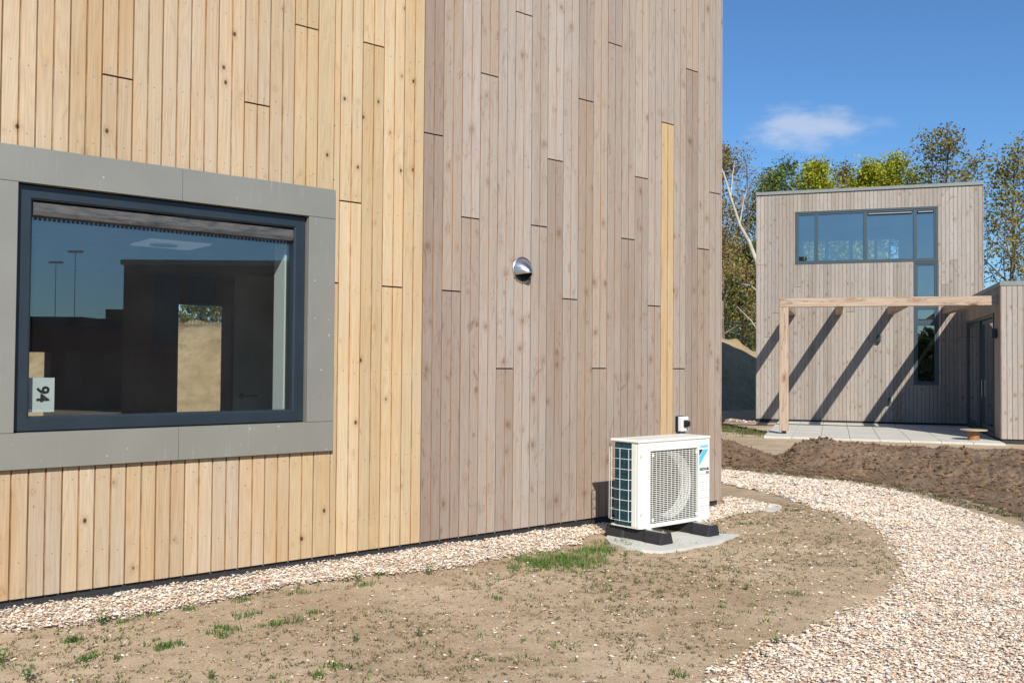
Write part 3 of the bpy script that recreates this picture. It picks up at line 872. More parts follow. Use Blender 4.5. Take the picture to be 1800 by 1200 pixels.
def ycol(k=-8):
    if k > -7: b = random.choice([(.50, .385, .24), (.525, .41, .265), (.485, .37, .225), (.51, .395, .25)])
    else: b = random.choice([(.445, .345, .235), (.475, .375, .26), (.45, .34, .22), (.43, .345, .25), (.465, .35, .22), (.485, .385, .275)])
    f_ = random.uniform(.93, 1.06); return tuple(c * f_ for c in b)


def gcol():
    b = random.choice([(.305, .248, .203), (.325, .270, .225), (.285, .230, .188), (.345, .290, .243), (.310, .256, .212), (.305, .240, .185), (.318, .262, .210)])
    f_ = random.uniform(.98, 1.12); return tuple(c * f_ for c in b)


# ------------------------------------------------------------------ near house
near = empty('timber_house', P0, pi / 2 - AW, label='near timber clad house with fresh yellow boards left and weathered grey boards right', cat='house')
# local axes: x along the wall, y into the house, z up
ZB, ZT = .085, 6.4
XL, XR = -8.2, 4.085
WX0, WX1, WZ0, WZ1 = -3.405, -.894, .905, 2.962       # outer edge of the grey window surround
PW = .232
GX0, GX1, GZ0, GZ1 = WX0 + PW, WX1 - PW, WZ0 + PW, WZ1 - PW     # clear opening

core = MB()
core.box(XL, GX0 - .001, .002, .30, .15, ZT - .05); core.box(GX1 + .001, XR - .02, .002, .30, .15, ZT - .05)
core.box(GX0 - .001, GX1 + .001, .002, .30, .15, GZ0 - .001); core.box(GX0 - .001, GX1 + .001, .002, .30, GZ1 + .001, ZT - .05)
core.box(XL, XL + .3, .3, 6.9, .15, ZT - .05); core.box(XR - .32, XR - .02, .3, 6.9, .15, ZT - .05)
# back wall with two garden door openings
BK = [(-2.75, -1.66), (-.20, .485)]
BTOP = 2.32
e0 = XL + .3
for (a, b) in BK + [(XR - .32, None)]:
    core.box(e0, a, 5.0, 5.3, .15, ZT - .05)
    if b is None: break
    core.box(a, b, 5.0, 5.3, BTOP if a > -1 else 1.69, ZT - .05); e0 = b
core.build('wall', [M['house_core']], near)
m = MB(); m.box(XL + .3, XR - .32, .30, 5.0, 2.66, 2.9); m.build('ceiling', M['ceiling_in'], near)
m = MB(); m.box(XL + .3, XR - .32, .30, 5.0, .10, .2); m.build('floor', M['floor_in'], near)
m = MB(); m.box(XL - .1, XR + .05, -.07, 5.4, ZT - .05, ZT + .12, bev=.01); m.build('roof', M['roof_trim'], near)
m = MB(); m.box(XL, XR - .03, .004, .25, -.3, .149); m.build('plinth', M['plinth'], near)
m = MB()
for i in range(60):                                     # ventilation brackets under the boards
    x = XL + .2 + i * .2047
    if x < XR - .1: m.box(x, x + .010, -.006, .004, .07, .10)
m.build('bracket', M['cable'], near)['kind'] = 'stuff'
# far side lining so the room is dim and plain
m = MB(); m.box(XL + .302, -5.0, .302, 4.998, .2, 2.66); m.build('partition_wall', M['render_in'], near)
m = MB(); m.box(1.6, XR - .322, .302, 4.998, .2, 2.66); m.build('partition_wall', M['render_in'], near)
m = MB(); m.box(-.42, 1.6, 3.2, 3.3, .2, .9); m.build('skirting_wall', M['render_in'], near) if False else None

JN = {-13: [3.53], -8: [3.53], -6: [4.21], -5: [2.23], -4: [2.89], -3: [4.21], -2: [2.23, 4.87], 0: [3.57], 1: [2.23], 2: [2.89], 3: [4.21], 4: [1.555], 5: [4.87], 6: [2.90], 7: [3.555],
      8: [2.23], 9: [4.21], 10: [1.56], 11: [4.86], 12: [2.89], 13: [3.55], 14: [2.22], 15: [4.19], 16: [1.56], 17: [4.85], 18: [2.89], 19: [3.54], -15: [4.87], -10: [4.87], -1: [5.5], -11: [4.21]}
GREYS = {}
spots = []
for k in range(-40, 20):
    x = -.02 + (.2052 * k if k >= 0 else .2032 * k)
    pitch = .2052 if k >= 0 else .2032
    w = pitch - .009
    if x < XL - .01: continue
    if k == 19: w = XR - x - .008
    grey = k >= 0
    cuts = [ZB] + JN.get(k, [random.choice([4.87, 5.53])]) + [ZT - .06]
    segs = []
    for i in range(len(cuts) - 1):
        a = cuts[i] + (.006 if i else 0); b = cuts[i + 1] - (.006 if i < len(cuts) - 2 else 0)
        segs.append((a, b))
    # cut round the window surround
    out = []
    for a, b in segs:
        xm0, xm1 = x, x + w
        if xm1 > WX0 + .01 and xm0 < WX1 - .01:
            part = not (xm0 > WX0 - .004 and xm1 < WX1 + .03)
            if part and k == -5:
                # the lath right of the surround carries on beside it
                rx = WX1 + .004
                board(near, rx, a, b, x + w - rx, (M['wood_y'], M['wood_yg']), ycol(k))
                x_l = x; wl = rx - x
                for (c, d) in ((a, min(b, WZ0 - .004)), (max(a, WZ1 + .004), b)):
                    if d - c > .05: board(near, x, c, d, wl - .006, (M['wood_y'], M['wood_yg']), ycol(k))
                continue
            if a < WZ0 - .02: out.append((a, min(b, WZ0 - .004)))
            if b > WZ1 + .02: out.append((max(a, WZ1 + .004), b))
        else: out.append((a, b))
    for i, (a, b) in enumerate(out):
        c = gcol() if grey else ycol(k); mats = (M['wood_g'], M['wood_gg']) if grey else (M['wood_y'], M['wood_yg'])
        if grey and (a + b) / 2 > 3.3: c = (c[0] * 1.10, c[1] * 1.13, c[2] * 1.17)     # greyer, paler boards higher up
        if k in (5,): c = (.385, .33, .285)
        if k in (6,): c = (.345, .295, .25)
        if k in (0,): c = (.285, .225, .182)
        if k == 15 and i == 0: c = (.49, .36, .21); mats = (M['wood_y'], M['wood_yg'])
        if k == 19 and w < .14: pass
        board(near, x, a, b, w, mats, c)
    # screws, one per lath at each batten, beside the joints two
    for zz in (.33, .83, 1.52, 2.18, 2.84, 3.50, 4.16, 4.82, 5.48):
        for fx in (.25, .75):
            sx = x + w * fx + random.uniform(-.008, .008)
            if WX0 - .01 < sx < WX1 + .01 and WZ0 < zz < WZ1: zz2 = None
            else: zz2 = zz
            if zz2 is None: continue
            js = [j for j in JN.get(k, []) if abs(j - zz) < .2]
            for q in ([js[0] - .055, js[0] + .055] if js else [zz + random.uniform(-.02, .02)]):
                spots.append((sx, q))
    if k < -4 and x > WX0 - .1:
        for fx in (.25, .75): spots.append((x + w * fx, WZ1 + .09)); 
m = MB()
for sx, q in spots:
    r = .0038
    v = [(sx + r * cos(i * pi / 3), -TH - .0035, q + r * sin(i * pi / 3)) for i in range(6)]
    m.add(v, [(0, 1, 2, 3, 4, 5)]); v2 = [(a, -TH + .002, c) for a, b, c in v]
    m.add(v + v2, [(i, (i + 1) % 6 + 0, (i + 1) % 6 + 6, i + 6) for i in range(6)])
m.build('screw_heads', M['steel'], near)['kind'] = 'stuff'
m = MB(); m.box(XR - .004, XR + .012, -TH - .002, .30, ZB, ZT - .06); m.build('corner_trim', M['wood_g'], near, (.40, .31, .26))

# window -----------------------------------------------------------------
win = MB()
YO = -.062                                              # outer face of the surround
def wpart(name, mb, mat, parent, label=None, color=None):
    o = mb.build(name, mat, parent, color)
    if label: o['label'] = label
    return o
F0, F1 = GX0 + .008, GX1 - .008; FZ0, FZ1 = GZ0 + .008, GZ1 - .008
FW = .088
YF = -.012                                              # front of the blue profile
def lerp2(a, b, t): return a + (b - a) * t
wf = MB()
def mitre(mb, x0, x1, z0, z1, w, y0, y1, ch=.012):
    """rectangular frame with mitred corners and chamfered inner edge"""
    O = [(x0, z0), (x1, z0), (x1, z1), (x0, z1)]; I = [(x0 + w, z0 + w), (x1 - w, z0 + w), (x1 - w, z1 - w), (x0 + w, z1 - w)]
    I2 = [(x0 + w - ch, z0 + w - ch), (x1 - w + ch, z0 + w - ch), (x1 - w + ch, z1 - w + ch), (x0 + w - ch, z1 - w + ch)]
    for i in range(4):
        j = (i + 1) % 4
        g_ = .0006
        v = [(O[i][0], y0, O[i][1]), (O[j][0], y0, O[j][1]), (I2[j][0], y0, I2[j][1]), (I2[i][0], y0, I2[i][1]),
             (I[i][0], y0 + ch, I[i][1]), (I[j][0], y0 + ch, I[j][1]), (I[i][0], y1, I[i][1]), (I[j][0], y1, I[j][1]), (O[i][0], y1, O[i][1]), (O[j][0], y1, O[j][1])]
        mb.add(v, [(0, 1, 2, 3), (3, 2, 5, 4), (4, 5, 7, 6), (6, 7, 9, 8), (8, 9, 1, 0)])
mitre(wf, F0, F1, FZ0, FZ1, FW, YF, .12)
window = wpart('window', wf, M['frame'], near)
# dark reveal gap behind the surround
rv = MB()
for bx in ((GX0 + .0005, F0, GZ0, GZ1), (F1, GX1 - .0005, GZ0, GZ1)): rv.box(bx[0], bx[1], .03, .10, bx[2] + .001, bx[3] - .001)
rv.box(F0, F1, .03, .10, GZ0 + .0005, FZ0); rv.box(F0, F1, .03, .10, FZ1, GZ1 - .0005)
wpart('reveal_seal', rv, M['membrane'], window)
IX0, IX1, IZ0, IZ1 = F0 + FW, F1 - FW, FZ0 + FW, FZ1 - FW
gb = MB(); gb.box(IX0 - .005, IX1 + .005, .038, .052, IZ0 - .005, IZ1 - .10)
glass = wpart('pane', gb, M['glass'], window)
vs = MB()                                              # sloping dusty ventilation strip at the head of the pane
v = []
for x in (IX0 + .006, IX1 - .006):
    v += [(x, .036, IZ1 - .002), (x, .000, IZ1 - .020), (x, -.006, IZ1 - .070), (x, .002, IZ1 - .098), (x, .036, IZ1 - .108)]
vs.add(v, [(0, 1, 6, 5), (1, 2, 7, 6), (2, 3, 8, 7), (3, 4, 9, 8), (0, 5, 9, 4), (0, 4, 3, 2, 1), (5, 6, 7, 8, 9)])
wpart('vent_strip', vs, M['vent_strip'], window)
vt = MB(); x = IX0 + .02
while x < IX1 - .02: vt.box(x, x + .016, .0355, .0375, IZ1 - .125, IZ1 - .107); x += .029
o = wpart('insect_comb', vt, M['frame'], window); o['kind'] = 'stuff'
# pale inner reveal at the right jamb and the sill inside
ir = MB(); ir.box(IX1 - .012, IX1 + .06, .125, .30, IZ0 - .04, IZ1 + .03)
wpart('inner_reveal', ir, M['paper'], window)
isl = MB(); isl.box(IX0 - .05, IX1 + .05, .125, .34, IZ0 - .06, IZ0 - .035, bev=.003)
wpart('inner_sill', isl, M['black_gloss'], window)
# six grey surround panels
def panel(x0, x1, z0, z1):
    b = MB(); b.box(x0 + .0012, x1 - .0012, YO, YO + .030, z0 + .0012, z1 - .0012, bev=.0016)
    return wpart('surround_panel', b, M['panel'], window)
XJ = -2.12
panel(WX0, XJ, GZ1, WZ1); panel(XJ, WX1, GZ1, WZ1); panel(WX0, XJ, WZ0, GZ0); panel(XJ, WX1, WZ0, GZ0)
panel(WX0, GX0, GZ0, GZ1); panel(GX1, WX1, GZ0, GZ1)
rt = MB()                                             # folded returns
rt.box(WX0 + .004, WX0 + .03, YO + .0305, -.001, WZ0 + .004, WZ1 - .004); rt.box(WX1 - .03, WX1 - .004, YO + .0305, -.001, WZ0 + .004, WZ1 - .004)
rt.box(WX0 + .03, WX1 - .03, YO + .0305, -.001, WZ0 + .004, WZ0 + .03); rt.box(WX0 + .03, WX1 - .03, YO + .0305, -.001, WZ1 - .03, WZ1 - .004)
rt.box(GX0 - .03, GX0 - .001, YO + .0305, .028, GZ0 - .03, GZ1 + .03); rt.box(GX1 + .001, GX1 + .03, YO + .0305, .028, GZ0 - .03, GZ1 + .03)
rt.box(GX0 - .001, GX1 + .001, YO + .0305, .028, GZ0 - .03, GZ0 - .001); rt.box(GX0 - .001, GX1 + .001, YO + .0305, .028, GZ1 + .001, GZ1 + .03)
wpart('panel_return', rt, M['panel'], window)


def text_mesh(s, size, extrude=.0008, bold=0.):
    cu = bpy.data.curves.new('lettering', 'FONT'); cu.body = s; cu.size = size; cu.extrude = extrude; cu.offset = bold
    cu.align_x = 'CENTER'; cu.align_y = 'CENTER'; cu.resolution_u = 4
    ob = bpy.data.objects.new('lettering', cu); COL.objects.link(ob)
    bpy.context.view_layer.update()
    me = bpy.data.meshes.new_from_object(ob)
    bpy.data.objects.remove(ob); bpy.data.curves.remove(cu)
    return me


def put_text(s, size, parent, loc, rot, mat, name='lettering', bold=0., sx=1):
    me = text_mesh(s, size, bold=bold); me.materials.clear(); me.materials.append(mat)
    o = bpy.data.objects.new(name, me); link(o, parent); o.location = loc; o.rotation_euler = rot; o.scale = (sx, 1, 1)
    return o


card = empty('number_card', wpt(-2.985, -.062, 1.372), pi / 2 - AW, label='white card with the number 94 turned sideways behind the window glass', cat='card')
m = MB(); m.box(-.072, .078, 0, .0015, -.112, .112); m.build('sheet', M['paper'], card)
m = MB(); m.box(-.084, -.0725, 0, .0012, -.112, .112); m.build('tape', M['door_in'], card)
# rotated a quarter turn clockwise as seen from outside
tm = text_mesh('94', .105, .0004, .0035); tm.materials.clear(); tm.materials.append(M['ink'])
to = bpy.data.objects.new('digits', tm); link(to, card)
to.matrix_local = Matrix.Translation((0.004, -.0010, .005)) @ Matrix.Rotation(pi / 2, 4, 'X') @ Matrix.Rotation(-pi / 2, 4, 'Z')

# room furniture seen through the glass
dr = empty('interior_door', wpt(-.35, -3.0, .2), pi / 2 - AW, label='pale interior door standing behind the window at the right', cat='door')
m = MB(); m.box(0, .86, 0, .04, 0, 2.33, bev=.003); m.build('door_leaf', M['door_in'], dr)
m = MB(); m.tube([(.08, -.002, 1.03), (.08, -.05, 1.03), (.10, -.055, 1.03), (.235, -.055, 1.035)], .010, 8); m.tube([(.08, .0, 1.03), (.08, -.012, 1.03)], .027, 12)
m.build('door_handle', M['dark_metal'], dr)
kb = empty('kitchen_cabinet', wpt(-1.52, -4.35, .2), pi / 2 - AW, label='black cabinet block inside the room behind the window', cat='cabinet')
m = MB(); m.box(0, 1.04, 0, .6, 0, 1.50, bev=.004); m.build('carcass', M['black_gloss'], kb)
m = MB()
for i in range(2): m.box(.01 + i * .515, .515 + i * .515, -.02, -.001, .02, 1.48, bev=.002)
m.build('cabinet_front', M['black_gloss'], kb)
tl_ = NT('added_glow'); b_ = tl_.pbr((.8, .8, .8), .6); b_.inputs['Emission Color'].default_value = (.85, .93, 1, 1); b_.inputs['Emission Strength'].default_value = .12; M['glow_sheet'] = tl_.m  # weak glow added to give the pale patch in the window, no real lamp
sk = empty('added_glow_sheet', wpt(-1.55, -1.85, 2.645), pi / 2 - AW, label='added glowing sheet under the ceiling for the pale patch in the near window', cat='added glow')
m = MB(); m.box(-.20, .34, -.24, .28, 0, .014, bev=.003); m.build('panel_sheet', M['glow_sheet'], sk)
m = MB(); m.tube([(0, 0, -.012), (0, 0, 0)], .12, 20); m.build('sheet_disc', M['ceiling_in'], sk)  # plain disc for the darker circle within the added glowing sheet

# ------------------------------------------------------------------ vent cowl on the wall
vc = empty('vent_cowl', wpt(1.095, TH, 2.47), pi / 2 - AW, label='round brushed steel vent cowl on the weathered boards', cat='vent')
m = MB(); R = .108; ring = []; rows = []
# flat flange
N_ = 40
pf = [(.120, 0), (.122, -.006), (.119, -.012), (.110, -.014)]
vv = [(r * cos(i * 2 * pi / N_), y, r * sin(i * 2 * pi / N_)) for r, y in pf for i in range(N_)]
m.add(vv, [(a * N_ + i, a * N_ + (i + 1) % N_, (a + 1) * N_ + (i + 1) % N_, (a + 1) * N_ + i) for a in range(len(pf) - 1) for i in range(N_)], 0, True)
m.build('flange', M['brushed'], vc)
# hood: half bowl that rises over the upper part and leans out, open below
m = MB(); A_N, B_N = 28, 12; vv = []
for j in range(B_N + 1):
    t = j / B_N
    for i in range(A_N + 1):
        a = radians(-28) + radians(236) * i / A_N
        rim = R
        x = rim * cos(a); z = rim * sin(a)
        # apex line leans forward and down
        ax, az, ay = .0, -.034, -.115
        bulge = sin(t * pi / 2)
        px_ = x * (1 - t) + ax * t; pz_ = z * (1 - t) + az * t
        py_ = -.012 + (ay) * (1 - (1 - t) ** 1.7)
        vv.append((px_, py_, pz_))
fs = [(j * (A_N + 1) + i, j * (A_N + 1) + i + 1, (j + 1) * (A_N + 1) + i + 1, (j + 1) * (A_N + 1) + i) for j in range(B_N) for i in range(A_N)]
m.add(vv, fs, 0, True)
m.build('hood', M['brushed'], vc)
m = MB(); vv = [(.10 * cos(i * 2 * pi / 24), -.016, .10 * sin(i * 2 * pi / 24)) for i in range(24)]; m.add(vv, [tuple(range(24))]); m.build('duct_mouth', M['black_plastic'], vc)
m = MB()
for i in range(-5, 6): m.box(i * .016 - .001, i * .016 + .001, -.022, -.0165, -.095, -.02)
m.build('mesh_screen', M['dark_metal'], vc)

# ------------------------------------------------------------------ isolator switch
sw = empty('isolator_switch', wpt(3.355, TH, .885), pi / 2 - AW, label='white and black rotary isolator switch on the wall above the heat pump', cat='switch')
m = MB(); m.box(-.062, .062, -.035, 0, 0, .165, bev=.004); m.build('back_box', M['black_plastic'], sw)
m = MB(); m.box(-.058, .062, -.085, -.0355, .003, .160, bev=.006); m.build('cover', M['pale_plastic'], sw)
m = MB(); m.box(-.028, .040, -.105, -.0855, .05, .125, bev=.005); m.tube([(.006, -.105, .088), (.006, -.13, .088)], .024, 14); m.box(-.002, .014, -.15, -.128, .06, .116, bev=.003); m.build('rotary_knob', M['black_plastic'], sw)

# ------------------------------------------------------------------ heat pump
AX0, AX1, AZ0, AZ1, AOF, ADP = 1.685, 2.695, .135, .925, .95, .34
hp = empty('heat_pump', wpt(AX0, AOF, 0), pi / 2 - AW, label='cream heat pump outdoor unit with round fan grille beside the weathered wall', cat='heat pump')
WD = AX1 - AX0; H0, H1 = AZ0, AZ1
gx0, gx1, gz0, gz1 = 1.835 - AX0, 2.512 - AX0, .172, .812
m = MB()
# front plate as a frame around the grille opening, moulded edge
fr = 0.0; T_ = .03
m.box(0, gx0 - .028, fr, T_, H0 + .01, H1 - .03, bev=.006); m.box(gx1 + .004, WD, fr, T_, H0 + .01, H1 - .03, bev=.006)
m.box(gx0 - .0285, gx1 + .0045, fr, T_, gz1 + .006, H1 - .03, bev=.004); m.box(gx0 - .0285, gx1 + .0045, fr, T_, H0 + .01, gz0 - .006, bev=.004)
m.box(gx0 - .0285, gx0 - .004, fr - .012, T_, gz0 - .012, gz1 + .010, bev=.004)
m.box(0, .10, T_ + .001, .09, H0 + .01, H1 - .03, bev=.004)
m.box(WD - .03, WD, T_ + .001, ADP, H0 + .01, H1 - .03, bev=.004)
m.box(.10, WD - .03, ADP - .012, ADP, H0 + .01, H1 - .03)
m.build('casing', M['ac'], hp)
m = MB(); m.box(-.012, WD + .006, -.010, ADP + .006, H1 - .029, H1, bev=.010); m.build('top_cover', M['ac'], hp)
m = MB(); m.box(.004, WD - .004, .004, ADP, H0, H0 + .012); m.box(.03, WD - .02, -.006, .03, H0 - .004, H0 + .02, bev=.003); m.build('base_tray', M['ac'], hp)
m = MB()
for i in range(5):
    z = .563 - i * .075
    m.box(gx1 + .03, WD - .012, -.0025, .004, z, z + .005)
m.build('panel_rib', M['ridge'], hp)
# side latches
m = MB()
for z in (.78, .26): m.tube([(.03, -.001, z), (.03, -.004, z)], .016, 12)
m.build('screw_cap', M['ridge'], hp)
# grille
m = MB(); cxg, czg = (gx0 + gx1) / 2, (gz0 + gz1) / 2
nz = 37
for i in range(nz):
    z = gz0 + (gz1 - gz0) * (i + .5) / nz
    m.box(gx0 - .003, gx1 + .003, -.006, .004, z - .0021, z + .0021)
o = m.build('grille_slats', M['ac'], hp); o['kind'] = 'stuff'
m = MB()
for i in range(13):
    x = gx0 + (gx1 - gx0) * (i + .5) / 13
    m.box(x - .0017, x + .0017, -.0085, -.0062, gz0, gz1)
o = m.build('grille_wires', M['ac'], hp); o['kind'] = 'stuff'
m = MB()
for (x, z) in ((gx0 + .03, gz0 + .03), (gx1 - .03, gz0 + .03), (gx0 + .03, gz1 - .03), (gx1 - .03, gz1 - .03)): m.box(x - .014, x + .014, -.010, -.0087, z - .014, z + .014, bev=.0006)
m.build('grille_clip', M['ac'], hp)
# bell mouth, tunnel, fan
m = MB(); N_ = 56; RR = .302; fcx, fcz = cxg - .01, czg
ring = [(fcx + RR * cos(i * 2 * pi / N_), .036, fcz + RR * sin(i * 2 * pi / N_)) for i in range(N_)]
def sq(i):
    a = i * 2 * pi / N_; c, s_ = cos(a), sin(a); hw = (gx1 - gx0) / 2 + .006; hh = (gz1 - gz0) / 2 + .006
    k = min(hw / abs(c) if abs(c) > 1e-6 else 9, hh / abs(s_) if abs(s_) > 1e-6 else 9)
    return (cxg + c * k, .034, czg + s_ * k)
outer = [sq(i) for i in range(N_)]
m.add(ring + outer, [(i, (i + 1) % N_, (i + 1) % N_ + N_, i + N_) for i in range(N_)])
m.build('shroud_plate', M['fan'], hp)
m = MB(); back = [(fcx + (RR - .02) * cos(i * 2 * pi / N_), .155, fcz + (RR - .02) * sin(i * 2 * pi / N_)) for i in range(N_)]
m.add(ring + back, [(i, i + N_, (i + 1) % N_ + N_, (i + 1) % N_) for i in range(N_)], 0, True)
m.build('bell_mouth', M['ac_dim'], hp)
m = MB(); m.tube([(fcx, .11, fcz), (fcx, .20, fcz)], [.055, .062], 18)
for b in range(3):
    a0 = b * 2 * pi / 3 + .4; vv = []
    for j in range(6):
        r = .05 + .195 * j / 5
        for t, y in ((-.5, .19), (0, .165), (.5, .13)):
            an = a0 + t * (1.35 - .12 * j) + .10 * j
            vv.append((fcx + r * cos(an), y, fcz + r * sin(an)))
    m.add(vv, [(j * 3 + k, j * 3 + k + 1, j * 3 + k + 4, j * 3 + k + 3) for j in range(5) for k in range(2)], 0, True)
m.build('fan', M['fan'], hp)
m = MB(); m.box(.101, WD - .031, .26, .27, H0 + .013, H1 - .03); m.build('inner_bulkhead', M['fan'], hp)
# coil on the left side with rounded rear corner
m = MB(); pts = [(.012, .10), (.012, ADP - .07), (.02, ADP - .04), (.04, ADP - .018), (.07, ADP - .008), (.45, ADP - .008)]
vv = [(x - .004, y + (.004 if i > 2 else 0), z) for z in (H0 + .015, H1 - .032) for i, (x, y) in enumerate(pts)]; k = len(pts)
m.add(vv, [(i + 1, i, i + k, i + 1 + k) for i in range(k - 1)])
z = H0 + .02
while z < H1 - .04:                                    # tube rows show as fine ledges
    m.add([(.004, .10, z), (.004, ADP - .07, z), (.004, ADP - .07, z + .006), (.004, .10, z + .006)], [(0, 1, 2, 3)]); z += .021
m.build('coil', M['coil'], hp)
m = MB(); m.box(.006, .011, .215, .222, H0 + .02, H1 - .03); m.build('coil_divider', M['black_plastic'], hp)
m = MB(); gxw = -.028
zs_ = [H0 + .06 + i * .0925 for i in range(8)]
for z in zs_:
    m.tube([(.012, .075, z), (gxw, .09, z), (gxw, ADP - .03, z), (gxw + .02, ADP + .004, z), (.10, ADP + .014, z)], .0028, 5)
for y in (.093, .20, ADP - .035): m.tube([(gxw - .004, y, zs_[0] - .004), (gxw - .004, y, zs_[-1] + .004)], .0030, 5)
m.tube([(gxw + .012, ADP + .006, zs_[0]), (gxw + .012, ADP + .006, zs_[-1])], .0030, 5)
m.build('wire_guard', M['wire'], hp)
# lettering and emblem on the right panel
ex0, ex1 = gx1 + .022, WD - .020; ez = .815
put_text('DAIKIN', .036, hp, ((ex0 + ex1) / 2 + .002, -.0012, .828), (pi / 2, 0, 0), M['logo_blue'], 'brand_lettering', .0014, 1.05)
m = MB(); zt = .800
m.add([(ex0, -.0014, zt), (ex0 + .056, -.0014, zt), (ex0, -.0014, zt - .060)], [(2, 1, 0)]); m.build('emblem_triangle', M['logo_black'], hp)
m = MB(); m.add([(ex0 + .063, -.0014, zt), (ex1, -.0014, zt), (ex0, -.0014, zt - .155), (ex0, -.0014, zt - .068)], [(3, 2, 1, 0)]); m.build('emblem_band', M['logo_blue'], hp)
m = MB(); m.add([(ex0 + .005, -.0014, 0.600), (ex0 + .03, -.0014, 0.600), (ex0 + .03, -.0014, 0.625), (ex0 + .005, -.0014, 0.625)], [(0, 1, 2, 3)]); m.build('badge', M['logo_green'], hp)
m = MB(); m.add([(ex0 + .031, -.0014, 0.602), (ex1 + .002, -.0014, 0.602), (ex1 + .002, -.0014, 0.625), (ex0 + .031, -.0014, 0.625)], [(0, 1, 2, 3)]); m.build('badge', M['logo_black'], hp)
put_text('BLUEVOLUTION', .011, hp, (ex0 + .078, -.0024, .6135), (pi / 2, 0, 0), M['paper'], 'badge_lettering')
put_text('R32', .028, hp, (ex1 - .018, -.0014, .578), (pi / 2, 0, 0), M['logo_black'], 'refrigerant_lettering', .001)
# mounting feet
for x in (.10, WD - .20):
    m = MB(); m.box(x, x + .05, -.03, ADP + .03, H0 - .022, H0 - .001, bev=.003); m.build('mounting_foot', M['wire'], hp)
m = MB(); m.tube([(WD + .002, .20, .47), (WD + .035, .20, .40), (WD + .06, .19, .30), (WD + .065, .18, .20), (WD + .05, .16, .10), (WD + .02, .14, .03)], .006, 6)
m.tube([(WD + .002, .22, .50), (WD + .028, .23, .43), (WD + .045, .24, .32), (WD + .04, .3, .2), (WD - .0, .5, .12)], .005, 6)
m.build('cable', M['cable'], hp)
m = MB(); m.tube([(WD + .02, .55, .30), (WD + .02, AOF - .02, .30)], .025, 10); m.build('pipe', M['black_plastic'], hp)

for (sx, lab) in ((1.78, 'left black rubber support block under the heat pump'), (2.44, 'right black rubber support block under the heat pump')):
    rb = empty('rubber_support', wpt(sx, 1.20, .02), pi / 2 - AW, label=lab, cat='support block', group='rubber blocks carrying the heat pump')
    m = MB(); L_, H_, B_, t_ = .68, .105, .085, .058
    # trapezoid section with notched waist, tapered ends
    secs = [(0, .88), (.02, 1), (.20, 1), (.23, .82), (.45, .82), (.48, 1), (L_ - .02, 1), (L_, .88)]
    vv = []
    for y, k in secs:
        vv += [(-B_ * k, y, 0), (B_ * k, y, 0), (B_ * k, y, .03), (t_ * k, y, H_ * (.9 if k < .9 and .2 < y < .5 else 1) * (1 if k > .85 else .97)), (-t_ * k, y, H_ * (1 if k > .85 else .97)), (-B_ * k, y, .03)]
    n6 = 6
    fs = [(i * n6 + j, i * n6 + (j + 1) % n6, (i + 1) * n6 + (j + 1) % n6, (i + 1) * n6 + j) for i in range(len(secs) - 1) for j in range(n6)]
    fs += [tuple(range(6))[::-1], tuple(range(len(vv) - 6, len(vv)))]
    m.add(vv, fs); m.build('rubber_body', M['rubber'], rb)
    m = MB(); m.box(-.018, .018, .015, L_ - .015, H_ - .002, H_ + .004, bev=.001); m.build('mounting_rail', M['steel'], rb)
    m = MB(); m.tube([(0, .05, H_ + .004), (0, .05, H_ + .018)], .012, 6); m.build('bolt', M['steel'], rb)

# irregular bits of concrete slab showing through the sand
def slab(pts, label, z=.016):
    m = MB(); P_ = [onz(x, y, z) for x, y in pts]; n_ = len(P_)
    m.add([(p.x, p.y, z) for p in P_] + [(p.x, p.y, -.06) for p in P_], [tuple(range(n_))[::-1]] + [(i, i + n_, (i + 1) % n_ + n_, (i + 1) % n_) for i in range(n_)])
    o = m.build('concrete_slab', M['slab']); tag(o, label, 'slab')
slab([(1064, 944), (1072, 953), (1100, 961), (1128, 966), (1165, 968), (1205, 962), (1240, 955), (1275, 947), (1299, 938), (1268, 937), (1230, 925), (1180, 918), (1120, 915), (1085, 925)], 'pale concrete slab half covered by sand under the heat pump', .03)
slab([(1250, 914), (1262, 911), (1300, 900), (1340, 895), (1360, 897), (1374, 891), (1362, 889), (1340, 893), (1296, 897), (1250, 909)], 'thin pale concrete edging sticking out of the sand behind the heat pump', .022)

# ------------------------------------------------------------------ far house
far = empty('timber_house', Q0, atan2(DF.y, DF.x), label='far flat roofed grey timber house with a wide upper window', cat='house')
FX0, FX1, FZT, FDP = -2.80, 3.01, 6.44, 5.4
BX0, BX1, BZ0, BZ1 = -1.757, 1.925, 4.445, 5.925          # wide window
TX0, TX1, TZ0 = 1.322, 1.932, 1.115                       # tall window below it
c = MB()
def wall_band(z0, z1, holes, y0, y1, xa, xb):
    e = xa
    for a, b in holes: c.box(e, a, y0, y1, z0, z1); e = b
    c.box(e, xb, y0, y1, z0, z1)
wall_band(BZ1, FZT, [], .002, .25, FX0, FX1); wall_band(BZ0, BZ1, [(BX0, BX1)], .002, .25, FX0, FX1)
wall_band(TZ0, BZ0, [(TX0, TX1)], .002, .25, FX0, FX1); wall_band(.10, TZ0, [], .002, .25, FX0, FX1)
c.box(FX0, FX0 + .25, .25, FDP, .1, FZT); c.box(FX1 - .25, FX1, .25, FDP, .1, FZT)
BW = [(-1.70, -1.36), (-1.22, -1.01), (-.89, -.25), (-.14, .18), (.34, .52), (.61, 1.26)]
wall_band(5.75, FZT, [], FDP - .25, FDP, FX0 + .25, FX1 - .25); wall_band(4.7, 5.75, BW, FDP - .25, FDP, FX0 + .25, FX1 - .25); wall_band(.1, 4.7, [], FDP - .25, FDP, FX0 + .25, FX1 - .25)
c.build('wall', M['house_core'], far)
m = MB(); m.box(FX0 + .25, FX1 - .25, .25, FDP - .25, 3.25, 3.45); m.build('floor', M['floor_in'], far)
